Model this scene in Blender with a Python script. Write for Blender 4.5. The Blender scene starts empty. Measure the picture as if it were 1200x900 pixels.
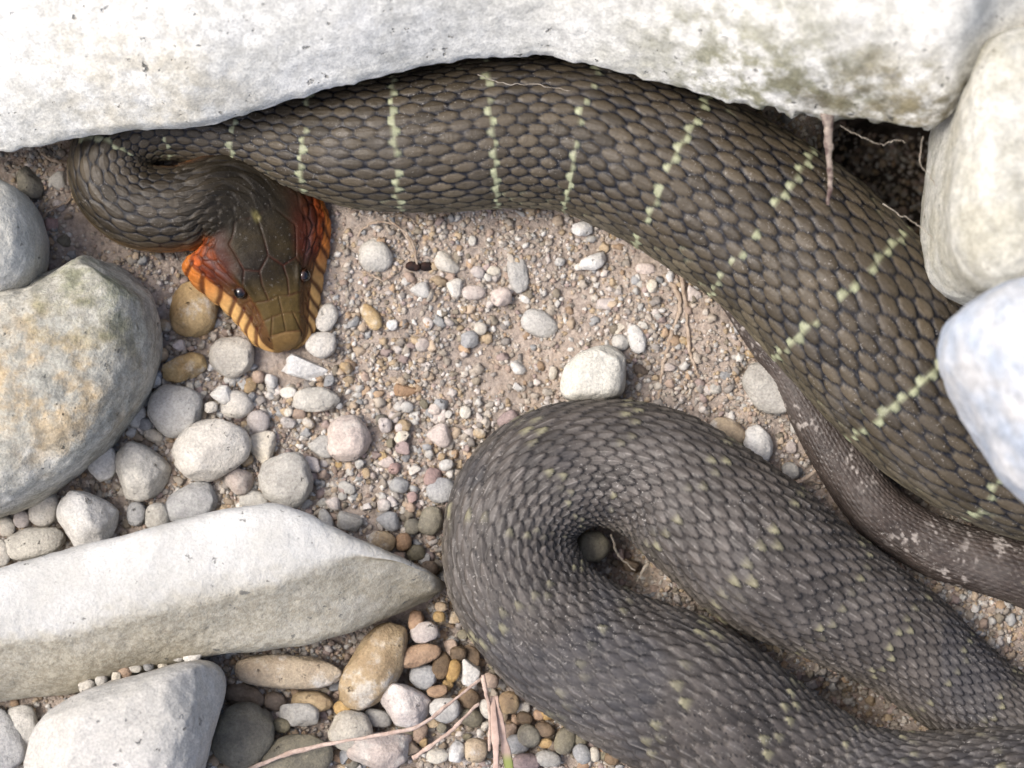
import bpy, math
import numpy as np

# ------------------------------------------------------------------ camera, sky, sun, exposure
sc = bpy.context.scene
C = sc.collection
D = 0.5                      # camera distance to the middle of the ground (m)
TILT = math.radians(4)
K = 0.24 / D / 1200          # tangent per photograph pixel
S = 0.0002                   # metres per photograph pixel on the ground
EYE = np.array([0, -D * math.sin(TILT), D * math.cos(TILT)])
FWD = np.array([0, math.sin(TILT), -math.cos(TILT)])
UPV = np.array([0, math.cos(TILT), math.sin(TILT)])
cam = bpy.data.cameras.new('camera')
cam.sensor_width = 36; cam.lens = 36 * D / 0.24
cam.clip_start = 0.01; cam.clip_end = 50
cam.dof.use_dof = True; cam.dof.focus_distance = D - 0.016; cam.dof.aperture_fstop = 9.0
cam.dof.aperture_blades = 7
co = bpy.data.objects.new('camera', cam); C.objects.link(co)
co.location = EYE; co.rotation_euler = (TILT, 0, 0)
sc.camera = co

SUN = np.array([-0.55, 0.05, 0.83]); SUN /= np.linalg.norm(SUN)   # towards the sun
w = bpy.data.worlds.new('World'); sc.world = w; w.use_nodes = True
nt = w.node_tree; bg = nt.nodes['Background']
sky = nt.nodes.new('ShaderNodeTexSky'); sky.sky_type = 'NISHITA'; sky.sun_disc = False
sky.sun_elevation = math.asin(SUN[2]); sky.sun_rotation = math.atan2(SUN[0], SUN[1])
sky.dust_density = 5.0; sky.air_density = 0.8
nt.links.new(sky.outputs[0], bg.inputs[0]); bg.inputs[1].default_value = 0.14
sl = bpy.data.lights.new('sun', 'SUN'); sl.energy = 1.35; sl.angle = math.radians(24); sl.color = (1, .985, .96)
so = bpy.data.objects.new('sun', sl); C.objects.link(so); so.location = (-.5, 0, 1)
from mathutils import Vector
so.rotation_euler = Vector(SUN).to_track_quat('Z', 'Y').to_euler()
sc.view_settings.view_transform = 'Standard'; sc.view_settings.look = 'None'
sc.view_settings.exposure = 0.84; sc.view_settings.gamma = 1
sc.cycles.max_bounces = 6

# ------------------------------------------------------------------ helpers
RNG = np.random.default_rng(11)

def at(px, py, z=0.0):
    """photograph pixel -> point on the horizontal plane at height z (metres)"""
    px = np.asarray(px, float); py = np.asarray(py, float); z = np.asarray(z, float)
    a = (px - 600) * K; b = (450 - py) * K
    dx = a; dy = FWD[1] + UPV[1] * b; dz = FWD[2] + UPV[2] * b
    t = (z - EYE[2]) / dz
    return np.stack(np.broadcast_arrays(t * dx, EYE[1] + t * dy, z), -1), t * K   # point, metres per pixel there

def lin(r, g, b):
    c = np.array([r, g, b]) / 255.0
    return np.where(c <= .04045, c / 12.92, ((c + .055) / 1.055) ** 2.4)

def _hash(ix, iy, iz, seed):
    h = (ix * 374761393 + iy * 668265263 + iz * 2147483647 + seed * 1274126177) & 0xFFFFFFFF
    h = ((h ^ (h >> 13)) * 1274126177) & 0xFFFFFFFF
    h = h ^ (h >> 16)
    return (h & 0xFFFFFF) / float(0xFFFFFF)

def vnoise(p, seed=0):
    p = np.asarray(p, float); i = np.floor(p).astype(np.int64); f = p - i; u = f * f * (3 - 2 * f)
    out = 0
    for dx in (0, 1):
        for dy in (0, 1):
            for dz in (0, 1):
                wgt = (u[..., 0] if dx else 1 - u[..., 0]) * (u[..., 1] if dy else 1 - u[..., 1]) * (u[..., 2] if dz else 1 - u[..., 2])
                out = out + wgt * _hash(i[..., 0] + dx, i[..., 1] + dy, i[..., 2] + dz, seed)
    return out * 2 - 1

def fbm(p, octv=4, seed=0, gain=.5):
    a, out, p = 1.0, 0, np.asarray(p, float)
    for o in range(octv):
        out = out + a * vnoise(p, seed + o); p = p * 2.03 + 7.1; a *= gain
    return out

def mesh_from(name, verts, faces, col=None, smooth=True):
    """verts (n,3), faces (m,3 or 4) arrays or list of such arrays"""
    me = bpy.data.meshes.new(name)
    if not isinstance(faces, list): faces = [faces]
    faces = [np.asarray(f, np.int32) for f in faces if len(f)]
    me.vertices.add(len(verts)); me.vertices.foreach_set('co', np.asarray(verts, np.float32).ravel())
    lv = np.concatenate([f.ravel() for f in faces]); tot = np.concatenate([np.full(len(f), f.shape[1], np.int32) for f in faces])
    me.loops.add(len(lv)); me.loops.foreach_set('vertex_index', lv)
    me.polygons.add(len(tot)); me.polygons.foreach_set('loop_start', (np.cumsum(tot) - tot).astype(np.int32))
    me.polygons.foreach_set('loop_total', tot)
    me.update(calc_edges=True); me.validate()
    me.polygons.foreach_set('use_smooth', np.full(len(me.polygons), smooth))
    if col is not None:
        at_ = me.attributes.new('col', 'FLOAT_COLOR', 'POINT')
        c4 = np.ones((len(verts), 4), np.float32); c4[:, :np.shape(col)[1]] = col
        at_.data.foreach_set('color', c4.ravel())
    return me

def add(name, me, mat, parent=None, label=None, cat=None, group=None, kind=None):
    o = bpy.data.objects.new(name, me); C.objects.link(o)
    if mat is not None and not len(me.materials): me.materials.append(mat)
    if parent is not None: o.parent = parent
    if label: o['label'] = label
    if cat: o['category'] = cat
    if group: o['group'] = group
    if kind: o['kind'] = kind
    return o

def grid_faces(n, m, wrap):
    """n rows of m columns"""
    i = np.arange(n - 1)[:, None]; j = np.arange(m if wrap else m - 1)[None, :]
    j2 = (j + 1) % m
    return np.stack([i * m + j, i * m + j2, (i + 1) * m + j2, (i + 1) * m + j], -1).reshape(-1, 4)

def catmull(pts, n=24):
    p = np.asarray(pts, float); p = np.vstack([2 * p[0] - p[1], p, 2 * p[-1] - p[-2]])
    t = np.linspace(0, 1, n, endpoint=False)[:, None]; out = []
    for k in range(1, len(p) - 2):
        a, b, c, d = p[k - 1:k + 3]
        out.append(.5 * (2 * b + (c - a) * t + (2 * a - 5 * b + 4 * c - d) * t ** 2 + (3 * b - a - 3 * c + d) * t ** 3))
    out.append(p[-2:-1]); return np.vstack(out)

def sstep(a, b, x):
    t = np.clip((x - a) / (b - a), 0, 1); return t * t * (3 - 2 * t)

# ------------------------------------------------------------------ materials
class NB:
    def __init__(s, name):
        s.m = bpy.data.materials.new(name); s.m.use_nodes = True; s.t = s.m.node_tree
        s.b = s.t.nodes['Principled BSDF']; s.pos = s.n('ShaderNodeNewGeometry').outputs['Position']
    def n(s, kind, **kw):
        x = s.t.nodes.new(kind)
        for k, v in kw.items(): setattr(x, k, v)
        return x
    def put(s, sock, v):
        if hasattr(v, 'is_output'): s.t.links.new(v, sock)
        elif np.ndim(v) == 1 and len(v) == 3: sock.default_value = (*v, 1)
        else: sock.default_value = v
    def noise(s, scale, detail=4, rough=.55, off=0, vec=None):
        x = s.n('ShaderNodeTexNoise'); x.inputs['Scale'].default_value = scale
        x.inputs['Detail'].default_value = detail; x.inputs['Roughness'].default_value = rough
        v = s.pos if vec is None else vec
        if off:
            a = s.n('ShaderNodeVectorMath', operation='ADD'); s.t.links.new(v, a.inputs[0]); a.inputs[1].default_value = (off, off * 1.7, off * .6); v = a.outputs[0]
        s.t.links.new(v, x.inputs['Vector']); return x.outputs['Fac']
    def vor(s, scale, feature='F1'):
        x = s.n('ShaderNodeTexVoronoi', feature=feature); x.inputs['Scale'].default_value = scale; s.t.links.new(s.pos, x.inputs['Vector'])
        return x
    def rng(s, v, a, b, c=0., d=1.):
        x = s.n('ShaderNodeMapRange', interpolation_type='SMOOTHSTEP'); s.put(x.inputs[0], v)
        for k, q in enumerate((a, b, c, d)): x.inputs[k + 1].default_value = q
        return x.outputs[0]
    def mul(s, a, b, op='MULTIPLY'):
        x = s.n('ShaderNodeMath', operation=op); s.put(x.inputs[0], a); s.put(x.inputs[1], b); return x.outputs[0]
    def mix(s, f, a, b, mode='MIX'):
        x = s.n('ShaderNodeMix', data_type='RGBA', blend_type=mode); s.put(x.inputs[0], f); s.put(x.inputs[6], a); s.put(x.inputs[7], b); return x.outputs[2]
    def bump(s, h, dist, strength=1., prev=None):
        x = s.n('ShaderNodeBump'); s.put(x.inputs['Height'], h); x.inputs['Distance'].default_value = dist; x.inputs['Strength'].default_value = strength
        if prev is not None: s.t.links.new(prev, x.inputs['Normal'])
        return x.outputs[0]
    def near(s, p, r0, r1):
        """1 inside r0 of the point p, 0 beyond r1"""
        x = s.n('ShaderNodeVectorMath', operation='DISTANCE'); s.t.links.new(s.pos, x.inputs[0]); x.inputs[1].default_value = tuple(p)
        n = s.noise(140, 3); d = s.mul(x.outputs['Value'], s.mul(s.mul(n, .5, 'SUBTRACT'), .03), 'ADD')
        return s.rng(d, r0, r1, 1., 0.)
    def done(s, colour, normal=None, rough=.85, spec=.25):
        s.put(s.b.inputs['Base Color'], colour); s.put(s.b.inputs['Roughness'], rough); s.b.inputs['Specular IOR Level'].default_value = spec
        if normal is not None: s.t.links.new(normal, s.b.inputs['Normal'])
        return s.m

def stone_mat(name, c1, c2, speck=None, speck_amt=.35, rnd=.22, rough=.88, bump=1., patches=(), big=70, pale=None, mott=.15):
    q = NB(name)
    col = q.mix(q.rng(q.noise(big, 5, .6), .35, .66), c1, c2)
    for (p, r0, r1, c, amt, sc_) in patches:
        f = q.mul(q.near(p, r0, r1), q.rng(q.noise(sc_, 5, .65, .3), .38, .62)); col = q.mix(q.mul(f, amt), col, c)
    if pale is not None:
        col = q.mix(q.mul(q.rng(q.noise(110, 5, .7, .9), .5, .68), .7), col, pale)
    col = q.mix(mott, col, q.mix(q.rng(q.noise(330, 6, .7, .8), .36, .64), (.42, .42, .40), (1.3, 1.29, 1.27)), 'MULTIPLY')
    g = q.noise(1500, 3, .7)
    col = q.mix(.55, col, q.mix(q.rng(g, .25, .75), (.55, .55, .55), (1.25, 1.24, 1.22)), 'MULTIPLY')
    pit = None
    if speck is not None:
        pit = f = q.mul(q.rng(q.noise(420, 4, .6, .5), .64, .72), q.rng(q.noise(90, 2, .5, .2), .45, .62))
        col = q.mix(q.mul(f, speck_amt), col, speck)
    oi = q.n('ShaderNodeObjectInfo').outputs['Random']
    v = q.rng(oi, 0, 1, 1 - rnd, 1 + rnd * .45)
    hs = q.n('ShaderNodeHueSaturation'); q.put(hs.inputs['Value'], v); q.put(hs.inputs['Saturation'], q.rng(q.mul(q.mul(oi, 17.3), 1., 'MODULO'), 0, 1, .65, 1.0)); q.put(hs.inputs['Color'], col)
    nb = q.bump(q.noise(260, 5, .65), .0011 * bump, .8)
    nb = q.bump(g, .00035 * bump, .8, nb)
    if pit is not None: nb = q.bump(q.mul(pit, -1.), .0012, .9, nb)
    return q.done(hs.outputs[0], nb, rough, .2)

# ------------------------------------------------------------------ ground
GROUND_AMP = 1.0
def ground_h(x, y):
    p = np.stack([x, y, np.zeros_like(x)], -1)
    h = .0016 * fbm(p * 28, 3, 3) + .0007 * fbm(p * 160, 3, 8) + .0005 * np.abs(fbm(p * 520, 2, 15))
    # the gravel bed below the coil lies a little deeper
    c, _ = at(520, 800, 0)
    d = np.hypot(x - c[0], (y - c[1]) * 1.3)
    c2, _ = at(1075, 205, 0); d2 = np.hypot(x - c2[0], (y - c2[1]))
    c3, _ = at(722, 655, 0); d3 = np.hypot(x - c3[0], (y - c3[1]))
    c4, _ = at(1005, 822, 0); d4 = np.hypot((x - c4[0]) * .6, (y - c4[1]) * 1.4); c5, _ = at(1075, 575, 0); d5 = np.hypot(x - c5[0], y - c5[1])
    return h - .010 * (1 - sstep(.003, .012, d4)) - .008 * (1 - sstep(.004, .012, d5)) - .009 * (1 - sstep(.004, .014, d3)) - .004 * (1 - sstep(.01, .045, d)) - .034 * (1 - sstep(.012, .030, d2))  # pits added to deepen the shade in the hollow and coil gaps

def make_ground():
    xs = np.concatenate([[-3, -1.2, -.5, -.25], np.linspace(-.135, .135, 440), [.25, .5, 1.2, 3]])
    ys = np.concatenate([[-3, -1.2, -.5, -.22], np.linspace(-.115, .105, 360), [.22, .5, 1.2, 3]])
    X, Y = np.meshgrid(xs, ys); Z = ground_h(X, Y)
    v = np.stack([X, Y, Z], -1).reshape(-1, 3)
    me = mesh_from('ground', v, grid_faces(len(ys), len(xs), False))
    q = NB('sandy_soil')
    a = q.mix(q.rng(q.noise(45, 4), .35, .65), lin(164, 151, 139), lin(150, 139, 129))
    a = q.mix(q.mul(q.rng(q.noise(90, 4, .6, .4), .5, .68), .6), a, lin(158, 141, 123))
    vo = q.vor(650); a = q.mix(.5, a, q.mix(q.rng(q.noise(800, 4, .7), .3, .7), (.5, .48, .46), (1.3, 1.29, 1.27)), 'MULTIPLY')
    a = q.mix(.16, a, q.mix(1., vo.outputs['Color'], (.5,.5,.5), 'SATURATION'), 'SOFT_LIGHT')
    pc = at(1075, 215, 0)[0]; dk = q.near((pc[0], pc[1], -.02), .018, .034); a = q.mix(q.mul(dk, .9), a, lin(38, 32, 27))  # darkness of the hollow under the rock painted into the soil colour
    nb = q.bump(vo.outputs['Distance'], .0005, .7); nb = q.bump(q.noise(1400, 3, .7), .0006, .9, nb)
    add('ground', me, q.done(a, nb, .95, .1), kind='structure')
make_ground()

# ------------------------------------------------------------------ snake
HEAD_D = [0, 8, 25, 50, 75, 100, 130, 155, 182, 222]
HEAD_P = np.array([   # half section: x, z of eight points from the crown round to the throat
    [(0, 24), (7, 24), (14, 23), (19, 20), (23, 16), (25, 11), (22, 6), (0, 5)],
    [(0, 31), (10, 31), (17, 30), (22, 26), (28, 20), (36, 13), (32, 6), (0, 3)],
    [(0, 39), (12, 39), (20, 37), (26, 32), (34, 25), (46, 15), (42, 6), (0, 2)],
    [(0, 47), (14, 47), (24, 45), (31, 38), (42, 29), (57, 17), (51, 6), (0, 1)],
    [(0, 56), (17, 56), (32, 54), (39, 44), (51, 33), (68, 19), (61, 6), (0, 1)],
    [(0, 63), (22, 62), (39, 57), (51, 47), (65, 35), (79, 21), (71, 7), (0, 1)],
    [(0, 67), (27, 65), (48, 59), (68, 48), (83, 34), (89, 21), (80, 7), (0, 1)],
    [(0, 70), (28, 68), (52, 60), (74, 49), (86, 34), (89, 21), (79, 7), (0, 1)],
    [(0, 75), (26, 72), (48, 64), (66, 51), (76, 36), (76, 21), (64, 7), (0, 1)],
    [(0, 84), (20, 82), (37, 74), (48, 60), (53, 44), (50, 26), (36, 8), (0, 1)]], float)
HEAD_T = np.array([0, .15, .29, .41, .53, .65, .79, 1.])

# snout ... tail:  px, py, half width in px, extra height in px
PATH = np.array([
    (335, 411, 52, 0), (325, 365, 52, 0), (312, 318, 52, 0), (302, 281, 52, 0), (288, 251, 54, 0), (256, 238, 53, 0), (214, 245, 50, 0),
    (167, 242, 48, 0), (137, 222, 47, 0), (127, 192, 46, 0), (142, 160, 45, 0), (185, 143, 45, 0), (240, 146, 46, 0), (300, 152, 51, 0),
    (360, 162, 63, 0), (430, 168, 75, 0), (520, 163, 84, 0), (600, 155, 86, 0), (680, 160, 90, 0), (760, 188, 96, 0), (840, 228, 101, 0),
    (920, 282, 104, 0), (990, 350, 108, 0), (1052, 418, 107, 0), (1114, 477, 106, 0), (1192, 520, 103, 0), (1320, 555, 106, 0),
    (1450, 620, 104, 0), (1520, 740, 100, 0), (1480, 870, 95, 0), (1380, 940, 88, 12), (1250, 928, 80, 26), (1160, 936, 80, 28), (1095, 940, 80, 22),
    (1035, 938, 80, 14), (985, 927, 81, 6), (940, 906, 84, 0), (895, 880, 87, 0), (800, 818, 93, 0), (706, 775, 85, 0), (636, 725, 78, 0), (599, 664, 76, 0), (601, 604, 74, 0),
    (638, 559, 73, 0), (700, 541, 70, 0), (772, 557, 75, 0), (832, 600, 83, 0), (900, 655, 87, 0), (970, 696, 75, 0), (1050, 746, 64, 0),
    (1112, 796, 58, 0), (1165, 836, 56, 0), (1225, 872, 58, 0), (1290, 850, 54, 0), (1325, 785, 50, 0), (1300, 722, 46, 0), (1250, 690, 43, 0),
    (1200, 673, 39, 0), (1150, 657, 37, 0), (1086, 637, 35, 0), (1024, 594, 33, 0), (979, 529, 30, 0), (931, 445, 26, 0), (885, 378, 25, 0),
    (838, 322, 19, 0), (800, 288, 12, 0), (775, 266, 5, 0)], float)

def scale_field(s, t, k):
    """height, edge closeness, keel, scale index of the keeled scales; k = 1 oval scales on stretched skin, 0 overlapping pointed scales"""
    shp = np.broadcast(s, t).shape
    best = {n: [np.full(shp, -9.0), np.full(shp, -1.0), np.zeros(shp), np.zeros(shp), np.zeros(shp), np.zeros(shp), np.zeros(shp)] for n in 'oi'}
    j0 = np.round(t)
    for dj in (-1, 0, 1):
        j = j0 + dj; off = .5 * (np.abs(j) % 2); i0 = np.round(s - off)
        for di in (-1, 0, 1):
            i = i0 + di; x = s - off - i; y = t - j
            x = x + .05 * (_hash(i.astype(int), j.astype(int), 0 * i.astype(int), 5) - .5)
            sz = .92 + .16 * _hash(i.astype(int), j.astype(int), 3 + 0 * i.astype(int), 9)
            q = (np.abs(x / .485) ** 2.0 + np.abs(y / .54) ** 1.8 * (1 + .35 * np.clip(x, 0, 1))) / sz ** 2
            ins = q < 1
            h = np.where(ins, .25 + .75 * np.clip(1 - q ** 3.6, 0, 1) ** .6 * (.85 + .45 * x), -.2 - .1 * q)
            e = 1 - q
            for nme, hh, ee in (('o', h, e), ('i', None, None)):
                if nme == 'i':
                    tip, base = .62, -.72
                    u = np.clip((x - base) / (tip - base), 0, 1)
                    wd = .66 * np.clip((tip - x) / .62, 0, 1) ** .55 + 1e-4
                    ins2 = (np.abs(y) < wd) & (x > base) & (x < tip)
                    hh = np.where(ins2, .12 + .88 * u - .16 * (y / .6) ** 2, -1.)
                    ee = np.where(ins2, np.minimum(1 - np.abs(y) / wd, (tip - x) * 2.2), -1)
                b = best[nme]; m = hh > b[0]
                for n_, val in enumerate((hh, ee, np.exp(-(y / .07) ** 2) * (np.abs(x) < .45), i, j, x, y)):
                    b[n_] = np.where(m, val, b[n_])
    o, im = best['o'], best['i']
    H = k * np.maximum(o[0], 0) + (1 - k) * np.maximum(im[0], 0)
    pick = k > .5
    sel = lambda n: np.where(pick, o[n], im[n])
    return H, sel(1), sel(2), sel(3), sel(4), sel(5), sel(6)

def seg_dist(px, py, segs):
    d = np.full(px.shape, 1e9)
    for (x0, y0, x1, y1) in segs:
        vx, vy = x1 - x0, y1 - y0; L = vx * vx + vy * vy + 1e-9
        tt = np.clip(((px - x0) * vx + (py - y0) * vy) / L, 0, 1)
        d = np.minimum(d, np.hypot(px - x0 - tt * vx, py - y0 - tt * vy))
    return d

def make_snake():
    P = catmull(PATH, 40)
    seg = np.hypot(np.diff(P[:, 0]), np.diff(P[:, 1])); L = np.concatenate([[0], np.cumsum(seg)])
    l = np.arange(0, L[-1], 1.0)
    Q = np.stack([np.interp(l, L, P[:, c]) for c in range(4)], -1)
    ker = np.exp(-.5 * (np.arange(-30, 31) / 10.) ** 2); ker /= ker.sum()
    pad = np.vstack([2 * Q[0] - Q[30:0:-1], Q, 2 * Q[-1] - Q[-2:-32:-1]])
    Q = np.stack([np.convolve(pad[:, c], ker, 'valid') for c in range(4)], -1)
    r = np.clip(Q[:, 2], 4, None)
    ratio = .84
    # head rings every 1.2 px, then rings at a fixed fraction of a scale
    pitch = .30 * r * (1 + .55 * (1 - sstep(330, 900, l)))
    sc_l = np.cumsum(1 / pitch) ; i222 = 150
    hd = np.arange(1.0, 150, 1.2)
    s_at = lambda x: np.interp(x, l, sc_l)
    s0 = s_at(150); sN = sc_l[-1]
    ringsl = list(hd)
    s = s0
    sv = []
    Lx, Ly = Q[:, 0], Q[:, 1]
    while s < sN - .05:
        li = np.interp(s, sc_l, l); x = np.interp(li, l, Lx); y = np.interp(li, l, Ly); rr = np.interp(li, l, r)
        ringsl.append(li)
        s += .1 if (x < 1240 and y < 1000 and rr > 43) else .2
    rl = np.array(ringsl); n = len(rl)
    qx, qy, rr, ze = [np.interp(rl, l, v) for v in (Q[:, 0], Q[:, 1], r, Q[:, 3])]
    sg = s_at(rl)
    # world centres
    hpx = rr * ratio
    z = (hpx + ze) * S
    pos, mpp = at(qx, qy, z)
    mpp0 = at(qx, qy, z)[1]
    rw = rr * mpp0; zc = rw * ratio * .93 + ze * S
    pos = at(qx, qy, zc)[0]
    # head centre line lies on the ground (its sections carry their own height)
    hf = 1 - sstep(182, 235, rl)
    T = np.gradient(pos, axis=0); T[:, 2] *= (1 - hf); T /= np.linalg.norm(T, axis=1)[:, None]
    Z = np.array([0, 0, 1.])
    side = np.cross(T, Z); side /= np.linalg.norm(side, axis=1)[:, None]
    up = np.cross(side, T)
    # columns
    kd = np.arange(-115, 116); thd = .74 * np.pi * kd / 115.5
    thv = np.linspace(.74 * np.pi, 2 * np.pi - .74 * np.pi, 26)[1:-1]
    th = np.concatenate([thd, thv]); m = len(th)
    tcol = th / (.74 * np.pi) * 16.5
    ths = np.where(th > np.pi, th - 2 * np.pi, th); tn = np.abs(ths) / np.pi; sg_ = np.sign(ths)
    # body section
    bx = np.sin(th)[None, :] * rw[:, None]
    cz = np.cos(th); cz = np.where(cz < -.55, -.55 - .38 * np.tanh((-.55 - cz) / .38), cz)
    czb = np.sign(cz) * np.abs(cz) ** .94
    bz = czb[None, :] * rw[:, None] * ratio
    tailf = 1 - sstep(36, 46, rr)
    tailf[rl < 600] = 0
    bx = bx * (1 + .04 * tailf[:, None] * np.cos(2 * th)[None, :])
    bx = bx * (1 - .25 * np.exp(-((rl - 205) / 34) ** 2)[:, None] * (ths < 0)[None, :])
    # head section
    hs = np.zeros((n, m, 2))
    dl = np.clip(rl, 0, 222)
    prof = np.stack([[np.interp(dl, HEAD_D, HEAD_P[:, a, b]) for b in (0, 1)] for a in range(8)], 0)    # 8,2,n
    # smooth interpolation round the section
    tt = np.linspace(0, 1, 129)
    kk = np.exp(-.5 * (np.arange(-12, 13) / 3.6) ** 2); kk /= kk.sum()
    X8 = np.stack([np.interp(tt, HEAD_T, prof[:, 0, a]) for a in range(n)]); Z8 = np.stack([np.interp(tt, HEAD_T, prof[:, 1, a]) for a in range(n)])
    Xp = np.concatenate([-X8[:, 12:0:-1], X8, -X8[:, -2:-14:-1]], 1); Zp = np.concatenate([Z8[:, 12:0:-1], Z8, Z8[:, -2:-14:-1]], 1)
    X8 = np.stack([np.convolve(a, kk, 'valid') for a in Xp]); Z8 = np.stack([np.convolve(a, kk, 'valid') for a in Zp])
    hx = np.stack([np.interp(tn, tt, X8[a]) for a in range(n)]) * sg_[None, :] * S * .93
    hz = np.stack([np.interp(tn, tt, Z8[a]) for a in range(n)]) * S
    hx = hx * (1 + .10 * sstep(25, 110, rl))[:, None] * np.where(sg_[None, :] < 0, 1.04 + .09 * sstep(60, 105, rl)[:, None] - .52 * sstep(112, 196, rl)[:, None], .93)
    # rounding of the snout tip
    tip = np.sqrt(np.clip(1 - (1 - np.clip(rl / 20, 0, 1)) ** 2, .0, 1))
    hx *= (.25 + .75 * tip)[:, None]
    zm = .0028; hz = zm + (hz - zm) * (.2 + .8 * tip)[:, None]
    roll = math.radians(9) * hf
    hx2 = hx * np.cos(roll)[:, None] + hz * np.sin(roll)[:, None]; hz2 = hz * np.cos(roll)[:, None] - hx * np.sin(roll)[:, None] * .8
    hz2 = np.maximum(hz2, -.001)
    gpos = pos.copy(); gpos[:, 2] = 0
    gp2 = at(qx, qy, .0045)[0]; gpos[:, :2] = gp2[:, :2]
    Vb = pos[:, None] + side[:, None] * bx[..., None] + up[:, None] * bz[..., None]
    Vh = gpos[:, None] + side[:, None] * hx2[..., None] + Z * hz2[..., None]
    h3 = hf[:, None, None]
    V = Vb * (1 - h3) + Vh * h3
    # relax the rings on the inner side of the tight bend behind the head
    kg = np.exp(-.5 * (np.arange(-45, 46) / 15.) ** 2); kg /= kg.sum()
    Vp = np.concatenate([np.repeat(V[:1], 45, 0), V[:420], np.repeat(V[419:420], 45, 0)]); Vs = sum(kg[i] * Vp[i:i + 420] for i in range(91))
    wr = (np.exp(-((rl[:420] - 182) / 42) ** 4)[:, None] * ((ths < 0) * sstep(.02, .2, tn))[None, :])[..., None]
    V[:420] = V[:420] * (1 - wr) + Vs * wr
    # normals of the smooth body
    dv = np.gradient(V, axis=0); du = np.roll(V, -1, 1) - np.roll(V, 1, 1)
    N = np.cross(dv, du); N /= np.linalg.norm(N, axis=-1)[..., None] + 1e-12
    cen = V.mean(1, keepdims=True)
    if ((V - cen) * N).sum() < 0: N = -N
    # scales
    xr = np.interp(rl, l, Q[:, 0]); yr = np.interp(rl, l, Q[:, 1])
    main = (rl < 2050)
    hair = sstep(2300, 2400, rl)          # the hairpin coil
    k = (np.where(main, sstep(190, 300, rl), 0.) * np.ones(n))[:, None] * np.ones((1, m))
    hn = fbm(np.stack([sg[:, None] * .15 + 0 * tcol, tcol[None] * .2 + 0 * sg[:, None], 0 * sg[:, None] + 0 * tcol], -1), 2, 31)
    rowg = (.60 + .40 * sstep(330, 900, rl))[:, None]          # fewer rows on the neck
    ss = sg[:, None] + .12 * hn; ttc = tcol[None, :] * rowg + .18 * hn
    Hs, E, Kl, I, J, XX, YY = scale_field(ss, ttc, k)
    dorsal = (np.abs(tcol) <= 16.6)[None, :]
    bodyf = (1 - hf)[:, None] * np.ones((1, m))
    scalef = sstep(140, 200, rl)[:, None] * (1 - .25 * tailf[:, None])
    amp = rw[:, None] * np.where(k > .5, .029, .074) * dorsal
    lump = fbm(V * 55, 2, 61) * .0006 * bodyf
    disp = amp * scalef * (Hs + np.where(k > .5, .22, .22) * Kl * sstep(.0, .3, E)) + lump
    # ---- head plates: seams in (U across, d from snout)
    U = (hx / S); dd = rl[:, None] * np.ones((1, m)); top = (tn < .5)[None, :]
    segs = []
    for q in (-1, 1):
        segs += [(0, 20, 0, 61), (q * 18, 18, 0, 20), (q * 18, 18, q * 12, 40), (0, 41, q * 25, 37), (0, 61, q * 12, 58), (q * 12, 58, q * 29, 60), (q * 12, 58, q * 15, 76), (q * 15, 76, q * 14, 92),
                 (q * 14, 92, 0, 107), (q * 14, 92, q * 31, 98), (q * 31, 98, q * 37, 80), (q * 37, 80, q * 31, 60), (0, 107, 0, 150), (0, 150, q * 20, 156), (q * 20, 156, q * 40, 132), (q * 40, 132, q * 31, 98),
                 (q * 25, 37, q * 30, 60), (q * 25, 37, q * 30, 22), (q * 36, 40, q * 30, 60)]
    sd = seg_dist(U, dd, segs) + 50 * (~top)
    seam = np.exp(-(sd / 1.05) ** 2) * hf[:, None]
    # lips: labial bars
    lipz = ((tn > .47) & (tn < .69))[None, :] * np.ones((n, 1))
    bars = np.array([17, 31, 46, 62, 79, 97, 116, 136])
    slant = 10 * (tn - .6)[None, :] / .1 + 3.5 * fbm(V * 160, 2, 29)
    bd = np.min(np.abs(dd[..., None] + slant[..., None] - bars), -1)
    barf = np.exp(-(bd / 2.9) ** 4) * lipz * (dd < 142)
    lipedge = np.exp(-((tn - .503) / .010) ** 2)[None, :] * (dd < 135) * np.ones((n, 1)) + np.exp(-((tn - .655) / .010) ** 2)[None, :] * (dd < 140)
    # cheek plates
    ck = []
    for a, b in (((.345, 86), (.345, 118)), ((.345, 118), (.42, 122)), ((.42, 122), (.50, 112)), ((.42, 122), (.43, 146)), ((.345, 118), (.33, 146)), ((.33, 146), (.43, 146)), ((.43, 146), (.51, 140)), ((.43, 146), (.45, 165)),
                 ((.42, 88), (.43, 122)), ((.36, 64), (.50, 62)), ((.36, 48), (.50, 47)), ((.36, 33), (.50, 32)), ((.36, 64), (.36, 33)), ((.43, 64), (.43, 33))):
        ck.append((a[0] * 150, a[1], b[0] * 150, b[1]))
    cd = seg_dist(tn[None, :] * 150 + 0 * dd, dd, ck); cheek = np.exp(-(cd / 1.3) ** 2) * ((tn > .32) & (tn < .54))[None, :] * hf[:, None]
    allseam = np.clip(seam + cheek + .8 * barf + .8 * np.clip(lipedge, 0, 1) * hf[:, None], 0, 1)
    # cheek scales: larger plates behind the eye
    cs_H, cs_E, _k, cs_I, cs_J, cs_X, cs_Y = scale_field(dd / 19 + .3, tn[None, :] * 150 / 8.6 + 0 * dd, np.ones((n, m)))
    cs_r = _hash(cs_I.astype(int), cs_J.astype(int) + 40 * (sg_[None, :] > 0).astype(int), np.ones_like(cs_I, int), 57)
    ckm = sstep(92, 108, dd) * (1 - sstep(178, 205, dd)) * sstep(.29, .34, tn)[None, :] * (1 - sstep(.60, .66, tn)[None, :])
    # eye sockets
    sock = np.zeros((n, m))
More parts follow.
